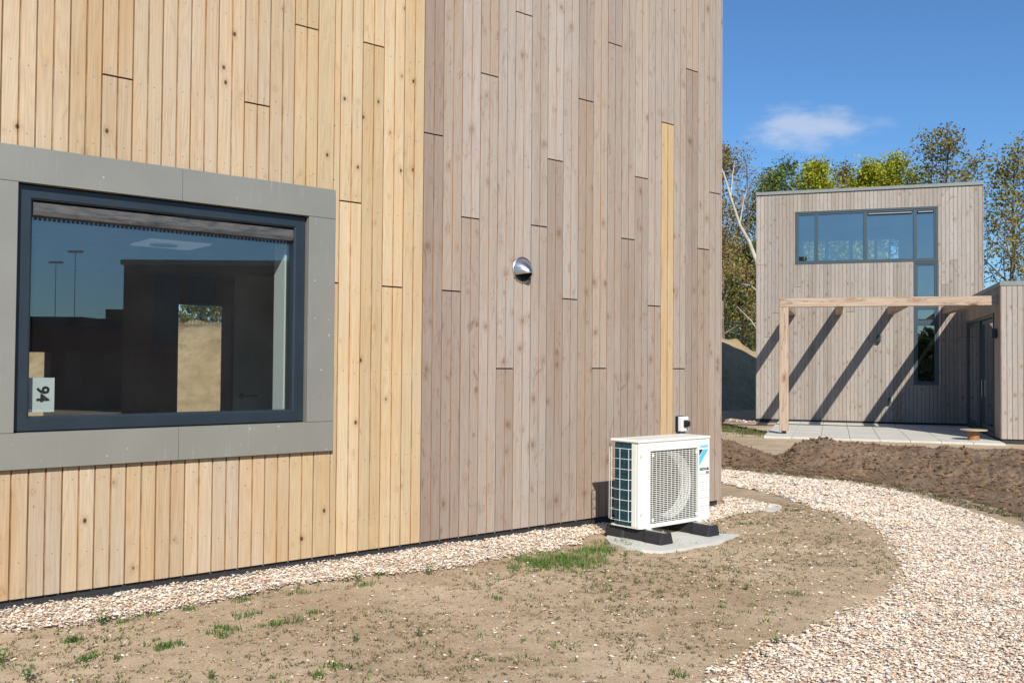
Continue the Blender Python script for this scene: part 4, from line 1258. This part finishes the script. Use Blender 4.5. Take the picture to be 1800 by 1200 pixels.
m = MB(); m.box(FX0 + .25, FX1 - .25, .25, FDP - .25, 6.1, 6.2); m.build('ceiling', M['ceiling_in'], far)
m = MB(); m.box(FX0 - .03, FX1 + .03, -.06, FDP + .03, FZT, FZT + .09, bev=.006); m.build('roof', M['roof_trim'], far)
m = MB(); m.box(FX0 + .01, FX1 - .01, .004, .2, -.2, .099); m.build('plinth', M['plinth'], far)
lin = MB(); lin.box(FX0 + .251, FX0 + .26, .26, FDP - .26, 3.45, 6.1); lin.box(FX1 - .26, FX1 - .251, .26, FDP - .26, 3.45, 6.1); lin.build('lining', M['render_in'], far)

def fcol():
    b = random.choice([(.325, .290, .255), (.355, .318, .282), (.32, .285, .255), (.37, .335, .30), (.335, .30, .268), (.305, .268, .232)])
    f_ = random.uniform(.95, 1.07); return tuple(v * f_ for v in b)
FM = (M['wood_g'], M['wood_gg'])
FP = (FX1 - FX0) / 29
FJ = {0: [4.47], 1: [2.4], 2: [3.09], 5: [3.815], 24: [3.815], 25: [4.46], 26: [2.4], 3: [], 12: [3.1]}
for k in range(29):
    x = FX0 + FP * k; w = FP - .008
    js = FJ.get(k, [])
    segs = []; e = .10
    for j in js + [FZT - .004]:
        segs.append((e, j - .004)); e = j + .004
    for a, b in segs:
        pieces = [(a, b, x, w)]
        for (hx0, hx1, hz0, hz1) in ((BX0, BX1, BZ0, BZ1), (TX0, TX1, TZ0, BZ0 + .001)):
            new = []
            for (a_1, b_1, x_1, w_1) in pieces:
                if x_1 + w_1 <= hx0 + .004 or x_1 >= hx1 - .004 or b_1 <= hz0 or a_1 >= hz1: new.append((a_1, b_1, x_1, w_1)); continue
                if a_1 < hz0 - .03: new.append((a_1, hz0 - .004, x_1, w_1))
                if b_1 > hz1 + .03: new.append((hz1 + .004, b_1, x_1, w_1))
                za, zb = max(a_1, hz0), min(b_1, hz1)
                if x_1 < hx0 - .02: new.append((za, zb, x_1, hx0 - x_1 - .01))
                if x_1 + w_1 > hx1 + .02: new.append((za, zb, hx1 + .004, x_1 + w_1 - hx1 - .008))
            pieces = new
        for (a_1, b_1, x_1, w_1) in pieces:
            if b_1 - a_1 > .03: board(far, x_1, a_1, b_1, w_1, FM, fcol())
for xa_, xb_ in ((FX0 - .022, FX0 - .002), (FX1 + .001, FX1 + .021)):
    m = MB(); m.box(xa_, xb_, -TH, FDP, .10, FZT - .004); m.build('side_cladding', M['wood_g'], far, (.34, .30, .265))
m = MB()
for zz in (.35, .95, 1.6, 2.25, 2.9, 3.55, 4.2, 4.85, 5.5, 6.1):
    for k in range(29):
        for fx in (.25, .75):
            x = FX0 + FP * (k + fx) - .004
            if BX0 < x < BX1 and BZ0 < zz < BZ1 or TX0 < x < TX1 and TZ0 < zz < BZ0: continue
            r = .005; m.add([(x - r, -TH - .003, zz - r), (x + r, -TH - .003, zz - r), (x + r, -TH - .003, zz + r), (x - r, -TH - .003, zz + r)], [(0, 1, 2, 3)])
m.build('screw_heads', M['steel'], far)['kind'] = 'stuff'


M['frame_far'] = simple('grey_blue_window_profile', (.045, .070, .082), .4, var=.06)
def far_window(x0, x1, z0, z1, panes, vents=()):
    f_ = MB(); fy = -.026
    f_.box(x0, x1, fy, .10, z0, z0 + .05, bev=.004); f_.box(x0, x1, fy, .10, z1 - .05, z1, bev=.004)
    f_.box(x0, x0 + .05, fy + .001, .099, z0 + .0505, z1 - .0505); f_.box(x1 - .05, x1, fy + .001, .099, z0 + .0505, z1 - .0505)
    win_ = f_.build('window', M['frame_far'], far)
    for (a, b, c0, c1) in panes:
        s_ = MB(); mitre(s_, a, b, c0, c1, .045, -.012, .08, .006); s_.build('sash', M['frame_far'], win_)
        gl = MB(); gl.box(a + .042, b - .042, .03, .042, c0 + .042, c1 - .042); gl.build('pane', M['glass_far'], win_)
    for (a, b, z) in vents:
        v_1 = MB(); v_1.box(a, b, -.035, .03, z - .075, z, bev=.012); v_1.build('vent_strip', M['black_plastic'], win_)
        v_1 = MB(); v_1.box(a + .02, b - .02, -.042, -.0355, z - .05, z - .025); v_1.build('vent_louvre', M['cable'], win_)
    return win_
IXA, IXB = BX0 + .052, BX1 - .052; zA, zB = BZ0 + .052, BZ1 - .052
far_window(BX0, BX1, BZ0, BZ1, [(IXA, -1.19, zA, zB), (-1.188, .085, zA, zB), (.087, 1.356, zA, zB), (1.358, IXB, zA, zB)], [(.15, 1.29, zB - .045), (1.41, IXB - .055, zB - .045)])
far_window(TX0, TX1, TZ0, BZ0 - .006, [(TX0 + .052, TX1 - .052, 3.24, BZ0 - .058), (TX0 + .052, TX1 - .052, 2.82, 3.19), (TX0 + .052, TX1 - .052, TZ0 + .052, 2.76)])
m = MB(); m.box(TX0 + .051, TX1 - .051, -.01, .09, 3.191, 3.239); m.box(TX0 + .051, TX1 - .051, -.01, .09, 2.761, 2.819); m.build('transom', M['frame_far'], far)

# extension -----------------------------------------------------------------
EX, EY, EZ, EXR = 2.62, -5.50, 3.42, 8.5                 # corner: local x, local y (towards us), roof height
c = MB()
DY0, DY1, DZ = -.22, -4.55, 2.80                         # sliding doors in the wall that faces the patio
c.box(EX + .002, EX + .25, EY + .002, DY1, .10, EZ - .1); c.box(EX + .002, EX + .25, DY1, DY0, DZ, EZ - .1); c.box(EX + .002, EX + .25, DY0, -.03, .10, EZ - .1)
c.box(EX + .25, EXR, EY + .002, EY + .25, .10, EZ - .1); c.box(EXR - .25, EXR, EY + .25, 6.0, .1, EZ - .1); c.box(EX + .4, EXR - .25, 5.7, 6.0, .1, EZ - .1)
c.box(EX + .252, EXR - .25, EY + .25, 5.7, EZ - .4, EZ - .1)
c.build('extension_wall', M['house_core'], far)
m = MB(); m.box(EX - .03, EXR + .03, EY - .03, -.03, EZ - .099, EZ, bev=.006); m.box(FX1 + .03, EXR + .03, -.03, 6.0, EZ - .099, EZ, bev=.006); m.build('extension_roof', M['roof_trim'], far)
m = MB(); m.box(EX + .01, EXR, EY + .01, EY + .2, -.2, .099); m.box(EX + .01, EX + .2, EY + .2, -.01, -.2, .099); m.build('extension_plinth', M['plinth'], far)
m = MB(); m.box(EX + .25, EXR - .25, EY + .25, 5.7, .0, .1); m.build('extension_floor', M['floor_in'], far)
k = 0; x = EX
while x < EXR - .15:
    board(far, x, .10, EZ - .105, .196, FM, fcol(), y=EY); x += .204
# boards on the patio side: run along local -y, face -x
y = -.03
sd_ = []
while y > EY + .15:
    y0_ = y - .196
    if y0_ < DY0 and y > DY1: za = DZ
    else: za = .10
    b_ = board(far, 0, za, EZ - .105, .196, FM, fcol())
    b_.rotation_euler = (0, 0, -pi / 2); b_.location = (EX, y, za)
    y -= .204
rem = y - EY
if rem > .02:
    b_ = board(far, 0, .10, EZ - .105, rem - .002, FM, fcol()); b_.rotation_euler = (0, 0, -pi / 2); b_.location = (EX, y, .10)
# sliding door
dmb = MB()
def boxyz(mb, y0, y1, z0, z1, x0=EX - .02, x1=EX + .08, **kw): mb.box(x0, x1, y0, y1, z0, z1, **kw)
boxyz(dmb, DY1, DY0, DZ - .08, DZ, bev=.004); boxyz(dmb, DY1, DY0, .08, .15, bev=.004); boxyz(dmb, DY1, DY1 + .08, .15, DZ - .08); boxyz(dmb, DY0 - .08, DY0, .15, DZ - .08)
boxyz(dmb, -2.45, -2.35, .15, DZ - .08)
door = dmb.build('sliding_door', M['frame_far'], far)
for (a, b, xo) in ((-4.46, -2.46, .03), (-2.34, -.31, .0)):
    s_ = MB(); s_.box(EX + xo, EX + xo + .04, a, a + .09, .16, DZ - .09); s_.box(EX + xo, EX + xo + .04, b - .09, b, .16, DZ - .09); s_.box(EX + xo, EX + xo + .04, a + .09, b - .09, .16, .26); s_.box(EX + xo, EX + xo + .04, a + .09, b - .09, DZ - .19, DZ - .09)
    s_.build('sash', M['frame_far'], door)
    gl = MB(); gl.box(EX + xo + .012, EX + xo + .024, a + .09, b - .09, .26, DZ - .19); gl.build('pane', M['glass'], door)
m = MB(); m.box(EX + .002, EX + .012, -2.62, -2.60, .9, 1.3); m.build('door_handle', M['steel'], door)
m = MB()
yy = -4.35
while yy < -3.2: m.box(EX + .14, EX + .16, yy, yy + .07, .2, 2.6); yy += .09
m.build('curtain', M['door_in'], door)

# little items on the far house
def lamp(loc, rz, label, s=1):
    e = empty('wall_lamp', loc, rz, label=label, cat='wall lamp', group='dark wall lamps on the far house')
    m_ = MB(); m_.box(-.02 * s, .02 * s, -.02, 0, -.06 * s, .06 * s); m_.build('mounting_plate', M['black_plastic'], e)
    m_ = MB(); m_.box(-.05 * s, .05 * s, -.12, -.0205, -.09 * s, .09 * s, bev=.006); m_.build('lamp_body', M['dark_metal'], e)
rzF = atan2(DF.y, DF.x)
lamp(fpt(.43, TH, 2.36), rzF, 'upper small dark wall lamp beside the tall window on the far house')
lamp(fpt(.70, TH, .68), rzF, 'lower small dark box on the far wall above the patio', .8)
lamp(fpt(EX - TH, 5.12, 2.33), rzF - pi / 2, 'dark lamp on the shaded side of the extension above the sliding door', 1.2)
rv_ = empty('roof_vent', fpt(3.55, 2.4, EZ), rzF, label='white roof ventilation box on top of the extension', cat='vent')
m = MB(); m.box(0, .62, -.3, .3, 0, .10, bev=.01); m.box(0, .62, -.3, .3, .22, .34, bev=.01)
for x in (.02, .20, .38, .56): m.box(x, x + .04, -.28, -.24, .101, .219)
m.build('vent_box', M['white_vent'], rv_)
m = MB(); m.box(.05, .57, -.22, .26, .101, .219); m.build('vent_core', M['dark_metal'], rv_)
cb = empty('loose_cable', fpt(2.85, .5, EZ), rzF, label='thin cable loop sticking up from the extension roof by the far wall', cat='cable')
m = MB(); m.tube([(0, 0, 0), (.0, 0, .12), (.05, 0, .16), (.12, 0, .12), (.22, 0, .0)], .008, 5); m.build('wire', M['black_plastic'], cb)

# patio -------------------------------------------------------------------
M['post_grey'] = simple('galvanised_post', (.42, .50, .60), .5)
M['brick_dim'] = simple('brown_brick', (.11, .05, .03), .8, var=.3, scale=12)
pt = empty('patio', fpt(-2.2, .02, 0), rzF, kind='structure', label='patio of square concrete tiles in front of the far house')
for i in range(8):
    for j in range(10):
        b = MB(); TS = .6
        b.box(i * TS + .004, (i + 1) * TS - .004, -(j + 1) * TS + .004 - .1, -j * TS - .004 - .1, 0, .05, bev=.003)
        o = b.build('tile', M['tile'], pt) if (i, j) == (0, 0) else None
        if o: tile0 = o
        else:
            o = tile0.copy(); COL.objects.link(o); o.parent = pt
            o.location = (i * TS, -j * TS, random.uniform(-.002, .002))
m = MB(); m.box(0, 4.8, -6.1, -.1, -.05, -.001); m.build('sand_bed', M['ground'], pt)

# pergola -----------------------------------------------------------------
PG = 5.2
pg = empty('pergola', fpt(-1.81, PG, 0), rzF, label='open douglas timber pergola between the far house and its extension', cat='pergola')
def pbeam(name, a, b, w, h):
    """beam from a to b (local), w wide, h high, own axis along local x"""
    a, b = Vector(a), Vector(b); d = b - a; L_ = d.length
    m_ = MB(); m_.box(0, L_, -w / 2, w / 2, -h / 2, h / 2, bev=.006)
    o_ = m_.build(name, M['beam'], pg); o_.location = a; o_.rotation_euler = d.to_track_quat('X', 'Z').to_euler(); return o_
pbeam('post', (0, 0, .12), (0, 0, 2.935), .2, .2)
pbeam('beam', (-.10, 0, 3.04), (4.41, 0, 3.03), .16, .2)
for s_ in (-1.93, -.71, .64, 2.02):
    pbeam('rafter', (s_ + .1 + 1.81, .081, 3.02), (s_ + .1 + 1.81, PG - TH - .003, 3.12), .18, .2)
m = MB(); m.box(-.05, .05, -.05, .05, .05, .119); m.build('post_foot', M['dark_metal'], pg)

# round topped drum on the patio
st = empty('garden_stool', fpt(2.10, 5.35, .052), 0, label='small round topped stool on a rusty drum by the extension', cat='stool')
m = MB(); m.tube([(0, 0, 0), (0, 0, .20)], .12, 20); m.build('drum', M['rusty'], st)
m = MB(); m.tube([(0, 0, .201), (0, 0, .222)], .27, 28); m.build('stool_top', M['reel_top'], st)

# ------------------------------------------------------------------ green fence on the sand bank
def bank_z(x, y):
    i = np.argmin((XX2 - x) ** 2 + (YY2 - y) ** 2); return float(ZZ2.ravel()[i])
fn = empty('wire_fence', (float(cx_[0]), float(cy_[0]), 0), label='dark green wire mesh fence along the top of the sand bank', cat='fence')
fp = []
uu = np.interp([-9.5, 13], cx_, u); N_ = int((uu[1] - uu[0]) / 2.4)
for i in range(N_ + 1):
    q = uu[0] + 2.4 * i; x = float(np.interp(q, u, cx_ - nx_ * .3)); y = float(np.interp(q, u, cy_ - ny_ * .3)); fp.append(Vector((x, y, bank_z(x, y))))
o0 = Vector(fn.location)
pm = MB(); pm.tube([(0, 0, -.2), (0, 0, 1.25)], .03, 6); p0_ = pm.build('post', M['fence_green'], fn); p0_.location = fp[0] - o0
for q in fp[1:]:
    c_ = p0_.copy(); COL.objects.link(c_); c_.parent = fn; c_.location = q - o0
wm = MB()
for a, b in zip(fp[:-1], fp[1:]):
    a, b = a - o0, b - o0
    for z in (.06, .33, .60, .87, 1.16): wm.tube([a + Vector((0, 0, z)), b + Vector((0, 0, z))], .009 if z < 1.1 else .016, 3, cap=False)
    for k in range(1, 24):
        p_ = a.lerp(b, k / 24); wm.tube([p_ + Vector((0, 0, .05)), p_ + Vector((0, 0, 1.16))], .006, 3, cap=False)
o = wm.build('wire_mesh', M['fence_green'], fn); o['kind'] = 'stuff'


# ------------------------------------------------------------------ trees
def make_tree(name, x, y, h, spread, cols, nleaf, lsize, bark, label, lean=(0, 0), trunk_r=.16, crown_base=.3, cat='tree', cluster=.30, levels=3, nb=9, seed=0, ztop_bias=1.0, group=None, z0=None):
    rs = random.Random(seed); rg = np.random.default_rng(seed + 100)
    z0 = 0 if z0 is None else z0
    e = empty(name, (x, y, z0), label=label, cat=cat, group=group)
    tm_ = MB(); tips = []
    base = Vector((0, 0, -.2)); top = Vector((lean[0], lean[1], h * .93))
    tr = []
    for i in range(7):
        t = i / 6; p_ = base.lerp(top, t) + Vector((rs.uniform(-1, 1), rs.uniform(-1, 1), 0)) * .025 * h * sin(pi * t)
        tr.append(p_)
    tm_.tube(tr, [trunk_r * (1 - .86 * i / 6) for i in range(7)], 6, cap=False)
    def at(t):
        f_ = t * 6; i = min(int(f_), 5); return tr[i].lerp(tr[i + 1], f_ - i)
    def grow(p_, d, L_, r, lev):
        pts = [p_]; dd = d.normalized()
        n_ = 4
        for i in range(n_):
            dd = (dd + Vector((rs.gauss(0, .16), rs.gauss(0, .16), rs.gauss(.07, .12)))).normalized()
            pts.append(pts[-1] + dd * L_ / n_)
        tm_.tube(pts, [r * (1 - .75 * i / n_) for i in range(n_ + 1)], 4 if lev else 3, cap=False)
        if lev <= 0:
            tips.extend(pts[2:]); return
        for k in range(4 if lev > 1 else 4):
            i = rs.randint(1, n_); q = pts[i]; a = rs.random() * 2 * pi
            side = dd.cross(Vector((cos(a), sin(a), rs.uniform(-.3, .6)))).normalized()
            grow(q, dd * .6 + side * .75, L_ * rs.uniform(.45, .68), r * .45, lev - 1)
        tips.append(pts[-1])
    for k in range(nb):
        t = crown_base + (1 - crown_base) * (k + rs.random() * .8) / nb; p_ = at(min(t, .98)); a = k * 2.4 + rs.random()
        L_ = spread * (1.05 - .75 * max(0, (t - .45)) / .55) * rs.uniform(.7, 1.1)
        grow(p_, Vector((cos(a), sin(a), .35 + .9 * t * ztop_bias)), L_, trunk_r * .42 * (1.15 - t), levels - 1)
    # trunk and limbs as one bark mesh
    bv = np.array(tm_.v); fa = tm_.f
    me_o = np_mesh('trunk', bv, np.array([f for f in fa if len(f) == 4]), M['bark'], e, tint=np.array(bark) * (.75 + .5 * rg.random((sum(1 for f in fa if len(f) == 4), 1))), smooth=False)
    if nleaf:
        T_ = np.array([tuple(t) for t in tips]); n_ = nleaf
        # some twigs heavy, some bare
        wgt = rg.random(len(T_)) ** 2.6 + .02; wgt /= wgt.sum()
        idx = rg.choice(len(T_), n_, p=wgt)
        C_ = T_[idx] + rg.normal(0, cluster, (n_, 3)) * np.array([1, 1, .8])
        s_ = lsize * (.55 + .8 * rg.random(n_))
        a = rg.normal(0, 1, (n_, 3)); a /= np.linalg.norm(a, axis=1)[:, None]
        b = np.cross(a, rg.normal(0, 1, (n_, 3))); b /= np.linalg.norm(b, axis=1)[:, None]
        q = np.stack([C_ - a * s_[:, None], C_ + b * s_[:, None] * .55, C_ + a * s_[:, None], C_ - b * s_[:, None] * .55], 1)
        cl_ = rg.random(len(T_)); pal = np.array(cols)
        ci = (cl_[idx] * .75 + rg.random(n_) * .25); ci = np.clip((ci * len(pal)).astype(int), 0, len(pal) - 1)
        tint = pal[ci] * (.7 + .6 * rg.random((n_, 1)))
        np_mesh('crown', q.reshape(-1, 3), np.arange(n_ * 4).reshape(-1, 4), M['leaf'], e, tint=tint)
    return e


def tx(px, y): return (px - 900) / F * y
YG = [(.33, .35, .02), (.42, .41, .03), (.22, .24, .02)]
OLV = [(.20, .18, .03), (.27, .235, .04), (.14, .135, .03)]
DKG = [(.11, .16, .045), (.17, .21, .055), (.07, .11, .03)]
BRN = [(.24, .165, .07), (.32, .23, .08), (.18, .16, .05)]
BK = (.20, .17, .13); BKD = (.075, .06, .045)
make_tree('birch_tree', tx(1268, 43), 43, 11.9, 1.9, BRN, 5200, .075, BK, 'sparse brownish birch right against the corner of the near house', seed=1, crown_base=.25)
make_tree('bare_tree', tx(1312, 47), 47, 12.6, 2.2, BRN, 1500, .06, (.16, .12, .10), 'almost bare twiggy tree between the birch and the dark green tree', seed=2, crown_base=.35, nb=13)
make_tree('green_tree', tx(1352, 50), 50, 12.6, 2.6, DKG, 12000, .085, BKD, 'dark green leafy tree above the left roof corner of the far house', seed=3, crown_base=.22, nb=12)
make_tree('green_tree', tx(1392, 54), 54, 13.6, 2.0, DKG, 8000, .08, BKD, 'narrower grey green tree behind the dark green one', seed=13, crown_base=.3, nb=12)
make_tree('maple_tree', tx(1436, 50), 50, 12.3, 2.7, YG, 15000, .085, BKD, 'leftmost bright yellow green tree above the far roof', seed=4, crown_base=.35, nb=13)
make_tree('budding_tree', tx(1482, 53), 53, 13.3, 2.3, BRN + OLV, 8000, .08, BKD, 'reddish brown budding tree between the yellow green trees', seed=5, crown_base=.35, nb=12)
make_tree('maple_tree', tx(1524, 50), 50, 12.7, 2.6, YG, 14000, .085, BKD, 'middle yellow green tree above the far roof', seed=6, crown_base=.35, nb=13)
make_tree('maple_tree', tx(1572, 52), 52, 13.0, 2.6, YG, 14000, .085, BKD, 'rightmost yellow green tree above the far roof', seed=7, crown_base=.35, nb=13)
make_tree('sapling', tx(1603, 46), 46, 12.0, .7, OLV, 500, .06, BKD, 'thin bare sapling right of the yellow green trees', seed=8, crown_base=.6, trunk_r=.05, nb=9)
make_tree('oak_tree', tx(1668, 47), 47, 13.4, 3.4, OLV + BRN[:1], 5600, .085, BKD, 'tall olive leafed tree above the right roof corner of the far house', seed=9, crown_base=.3, nb=20)
make_tree('bare_tree', tx(1640, 50), 50, 13.2, 1.9, BRN, 1200, .06, (.15, .12, .10), 'bare twiggy tree just left of the tall olive tree', seed=10, crown_base=.4, nb=13)
make_tree('oak_tree', tx(1785, 42), 42, 11.4, 3.3, OLV + BRN[:1], 3400, .085, (.11, .09, .07), 'spreading olive leafed tree at the right picture edge', seed=11, crown_base=.32, nb=22, levels=3)
make_tree('oak_tree', tx(1880, 44), 44, 12.5, 3.2, OLV, 4500, .095, BKD, 'large tree just beyond the right picture edge', seed=12, crown_base=.35, nb=13)
make_tree('shrub', tx(1285, 46), 46, 7.2, 1.8, BRN + DKG, 9000, .08, BKD, 'dense green brown shrub behind the bank beside the near house', seed=14, crown_base=.12, cat='shrub', nb=13, trunk_r=.07)
make_tree('shrub', tx(1325, 47), 47, 7.8, 2.0, DKG + OLV + BRN, 9000, .08, BKD, 'dense dark shrub behind the bank left of the far house', seed=15, crown_base=.1, cat='shrub', nb=13, trunk_r=.07)
make_tree('shrub', tx(1262, 50), 50, 8.8, 2.0, DKG + BRN, 8000, .08, BKD, 'olive brown shrub mostly hidden by the near house', seed=25, crown_base=.1, cat='shrub', nb=13, trunk_r=.07)
make_tree('shrub', tx(1730, 46), 46, 4.4, 1.6, OLV, 5000, .08, BKD, 'low olive shrub behind the roof of the extension', seed=16, crown_base=.12, cat='shrub', nb=10, trunk_r=.06)
# pale leaning birch stem in front of the shrubs
pb = empty('leaning_birch', (tx(1343, 39), 41, 0), label='pale leaning birch stem slanting towards the far house', cat='tree')
def lb(px, z, dy=0): return (tx(px, 41) - tx(1343, 39), dy, z)
m = MB(); m.tube([lb(1350, -.3), lb(1348, 2.5), lb(1341, 4.6), lb(1330, 6.1), lb(1316, 7.0), lb(1300, 7.7), lb(1284, 8.9), lb(1272, 9.9), lb(1262, 10.5)], [.12, .115, .105, .095, .085, .07, .055, .04, .02], 8)
for (a, b) in (((1330, 6.1), (1350, 8.0)), ((1300, 7.7), (1318, 9.4)), ((1284, 8.9), (1296, 10.6)), ((1316, 7.0), (1288, 7.2)), ((1341, 4.6), (1305, 5.2)), ((1348, 2.5), (1300, 4.2))):
    m.tube([lb(a[0], a[1]), lb((a[0] + b[0]) / 2, (a[1] + b[1]) / 2 + .2, .3), lb(b[0], b[1], .5)], [.035, .025, .010], 5)
m.build('trunk', simple('birch_bark', (.42, .38, .30), .8, var=.35, scale=6), pb)
# trees seen through the windows and behind the near house
make_tree('green_tree', -11, 33, 9.5, 2.4, DKG + OLV, 7000, .09, BKD, 'dark green tree seen through the near window above the bank', seed=17, crown_base=.18)
make_tree('shrub', -8.5, 31, 6.0, 1.8, DKG + OLV, 6000, .09, BKD, 'shrub seen through the near window above the bank', seed=18, crown_base=.15, cat='shrub')
make_tree('shrub', -5.5, 33, 6.0, 2.0, DKG + OLV, 5000, .09, BKD, 'hidden shrub on the bank behind the near house', seed=19, crown_base=.15, cat='shrub')
# distant tree line for the horizon on every side
def treeline(name, a0, a1, R_, hmin, hmax, n_, label):
    an = a0 + (a1 - a0) * rng.random(n_); rr = R_ * (1 + .15 * rng.random(n_))
    hh = hmin + (hmax - hmin) * fbm(an * 14 + 50, an * 0, 5, 4)
    z = rng.random(n_) ** .8 * hh
    C_ = np.stack([np.sin(an) * rr, np.cos(an) * rr, z], -1); s_ = (1.0 + 1.4 * rng.random(n_)) * R_ / 170
    a = rng.normal(0, 1, (n_, 3)); a /= np.linalg.norm(a, axis=1)[:, None]; b = np.cross(a, rng.normal(0, 1, (n_, 3))); b /= np.linalg.norm(b, axis=1)[:, None]
    q = np.stack([C_ - a * s_[:, None], C_ + b * s_[:, None] * .7, C_ + a * s_[:, None], C_ - b * s_[:, None] * .7], 1)
    tint = np.array(OLV + DKG)[rng.integers(0, 6, n_)] * (.7 + .5 * rng.random((n_, 1)))
    o_ = np_mesh(name, q.reshape(-1, 3), np.arange(n_ * 4).reshape(-1, 4), M['leaf'], tint=tint)
    tag(o_, label, kind='stuff')
treeline('far_woods', radians(-40), radians(45), 170, 6, 11, 16000, 'distant band of woodland along the horizon behind the houses')

treeline('far_woods', radians(95), radians(275), 95, 3.2, 5.2, 9000, 'distant hedge line behind the camera, mirrored low in the far windows')
treeline('far_woods', radians(172), radians(212), 60, 4.8, 6.2, 5000, 'nearer hedge added unseen behind the camera to darken the tall far window')  # added out of view so the low pane mirrors something dark

# ------------------------------------------------------------------ what the near window mirrors (stands behind the camera to the right)
NG = NW; PGL = P0 - NW * .04
def mirror(p): return p - NG * (2 * (p - PGL).dot(NG))
def mray(px, py, dist):
    d = fw + RT * ((px - 900) / F) + UP * ((600 - py) / F); return mirror(EYE + d * dist)
a = mray(215, 639, 17); b = mray(560, 639, 17); top = EYE.z + (639 - 461) / F * 17
ax_ = (b - a); ax_.z = 0; L_ = ax_.length; rz = atan2(ax_.y, ax_.x)
hb = empty('dark_timber_house', (a.x, a.y, 0), rz, label='dark timber house mirrored in the near window', cat='house')
inward = -1 if (Vector((-sin(rz), cos(rz), 0)).dot(P0 - a) > 0) else 1
ya, yb = (0, 6) if inward > 0 else (-6, 0)
m = MB(); m.box(0, L_ + 3, ya, yb, 0, top - .10); hw = m.build('wall', M['wood_g'], hb, (.17, .125, .10))
m = MB(); m.box(-.05, L_ + 3.05, ya - .05, yb + .05, top - .099, top, bev=.01); m.build('roof', M['roof_trim'], hb)
fy = -.02 * inward
for x in (.55, 1.15):
    m = MB(); m.box(x, x + .5, min(fy, fy - .02 * inward), max(fy, fy - .02 * inward), 1.9, 3.2, bev=.005); m.build('window', M['frame_far'], hb)
for (p0x, p1x, yb_, lab) in ((20, 137, 563, 'low roofed house mirrored at the left of the near window'), (132, 228, 566, 'second low roofed house mirrored in the near window')):
    D_ = 31; a = mray(p0x, 639, D_); b = mray(p1x, 639, D_); ax2 = b - a; ax2.z = 0; L2 = ax2.length; rz2 = atan2(ax2.y, ax2.x); h_ = EYE.z + (639 - yb_) / F * D_
    e = empty('brick_house', (a.x, a.y, 0), rz2, label=lab, cat='house')
    ya, yb = (0, 7) if inward > 0 else (-7, 0)
    m = MB(); m.box(0, L2, ya, yb, 0, h_ - .3); m.build('wall', M['brick_dim'], e)
    m = MB(); m.box(-.2, L2 + .2, ya - .2, yb + .2, h_ - .299, h_, bev=.01); m.build('roof', M['black_plastic'], e)
    m = MB(); m.box(L2 * .55, L2 * .55 + .9, ya + 2, ya + 2.7, h_ + .001, h_ + .5, bev=.01); m.build('chimney', M['rusty'], e)
for (px, yt, D_, lab) in ((129, 450, 75, 'tall lamp post mirrored in the near window'), (95, 469, 82, 'shorter lamp post mirrored in the near window')):
    p_ = mray(px, 639, D_); h_ = EYE.z + (639 - yt) / F * D_
    e = empty('lamp_post', (p_.x, p_.y, 0), rz, label=lab, cat='lamp post', group='lamp posts mirrored in the near window')
    m = MB(); m.tube([(0, 0, 0), (0, 0, h_)], [.05, .03], 8); m.build('pole', M['post_grey'], e)
    m = MB(); m.box(-.6, .6, -.15, .15, h_, h_ + .2, bev=.04); m.build('lamp_head', M['post_grey'], e)
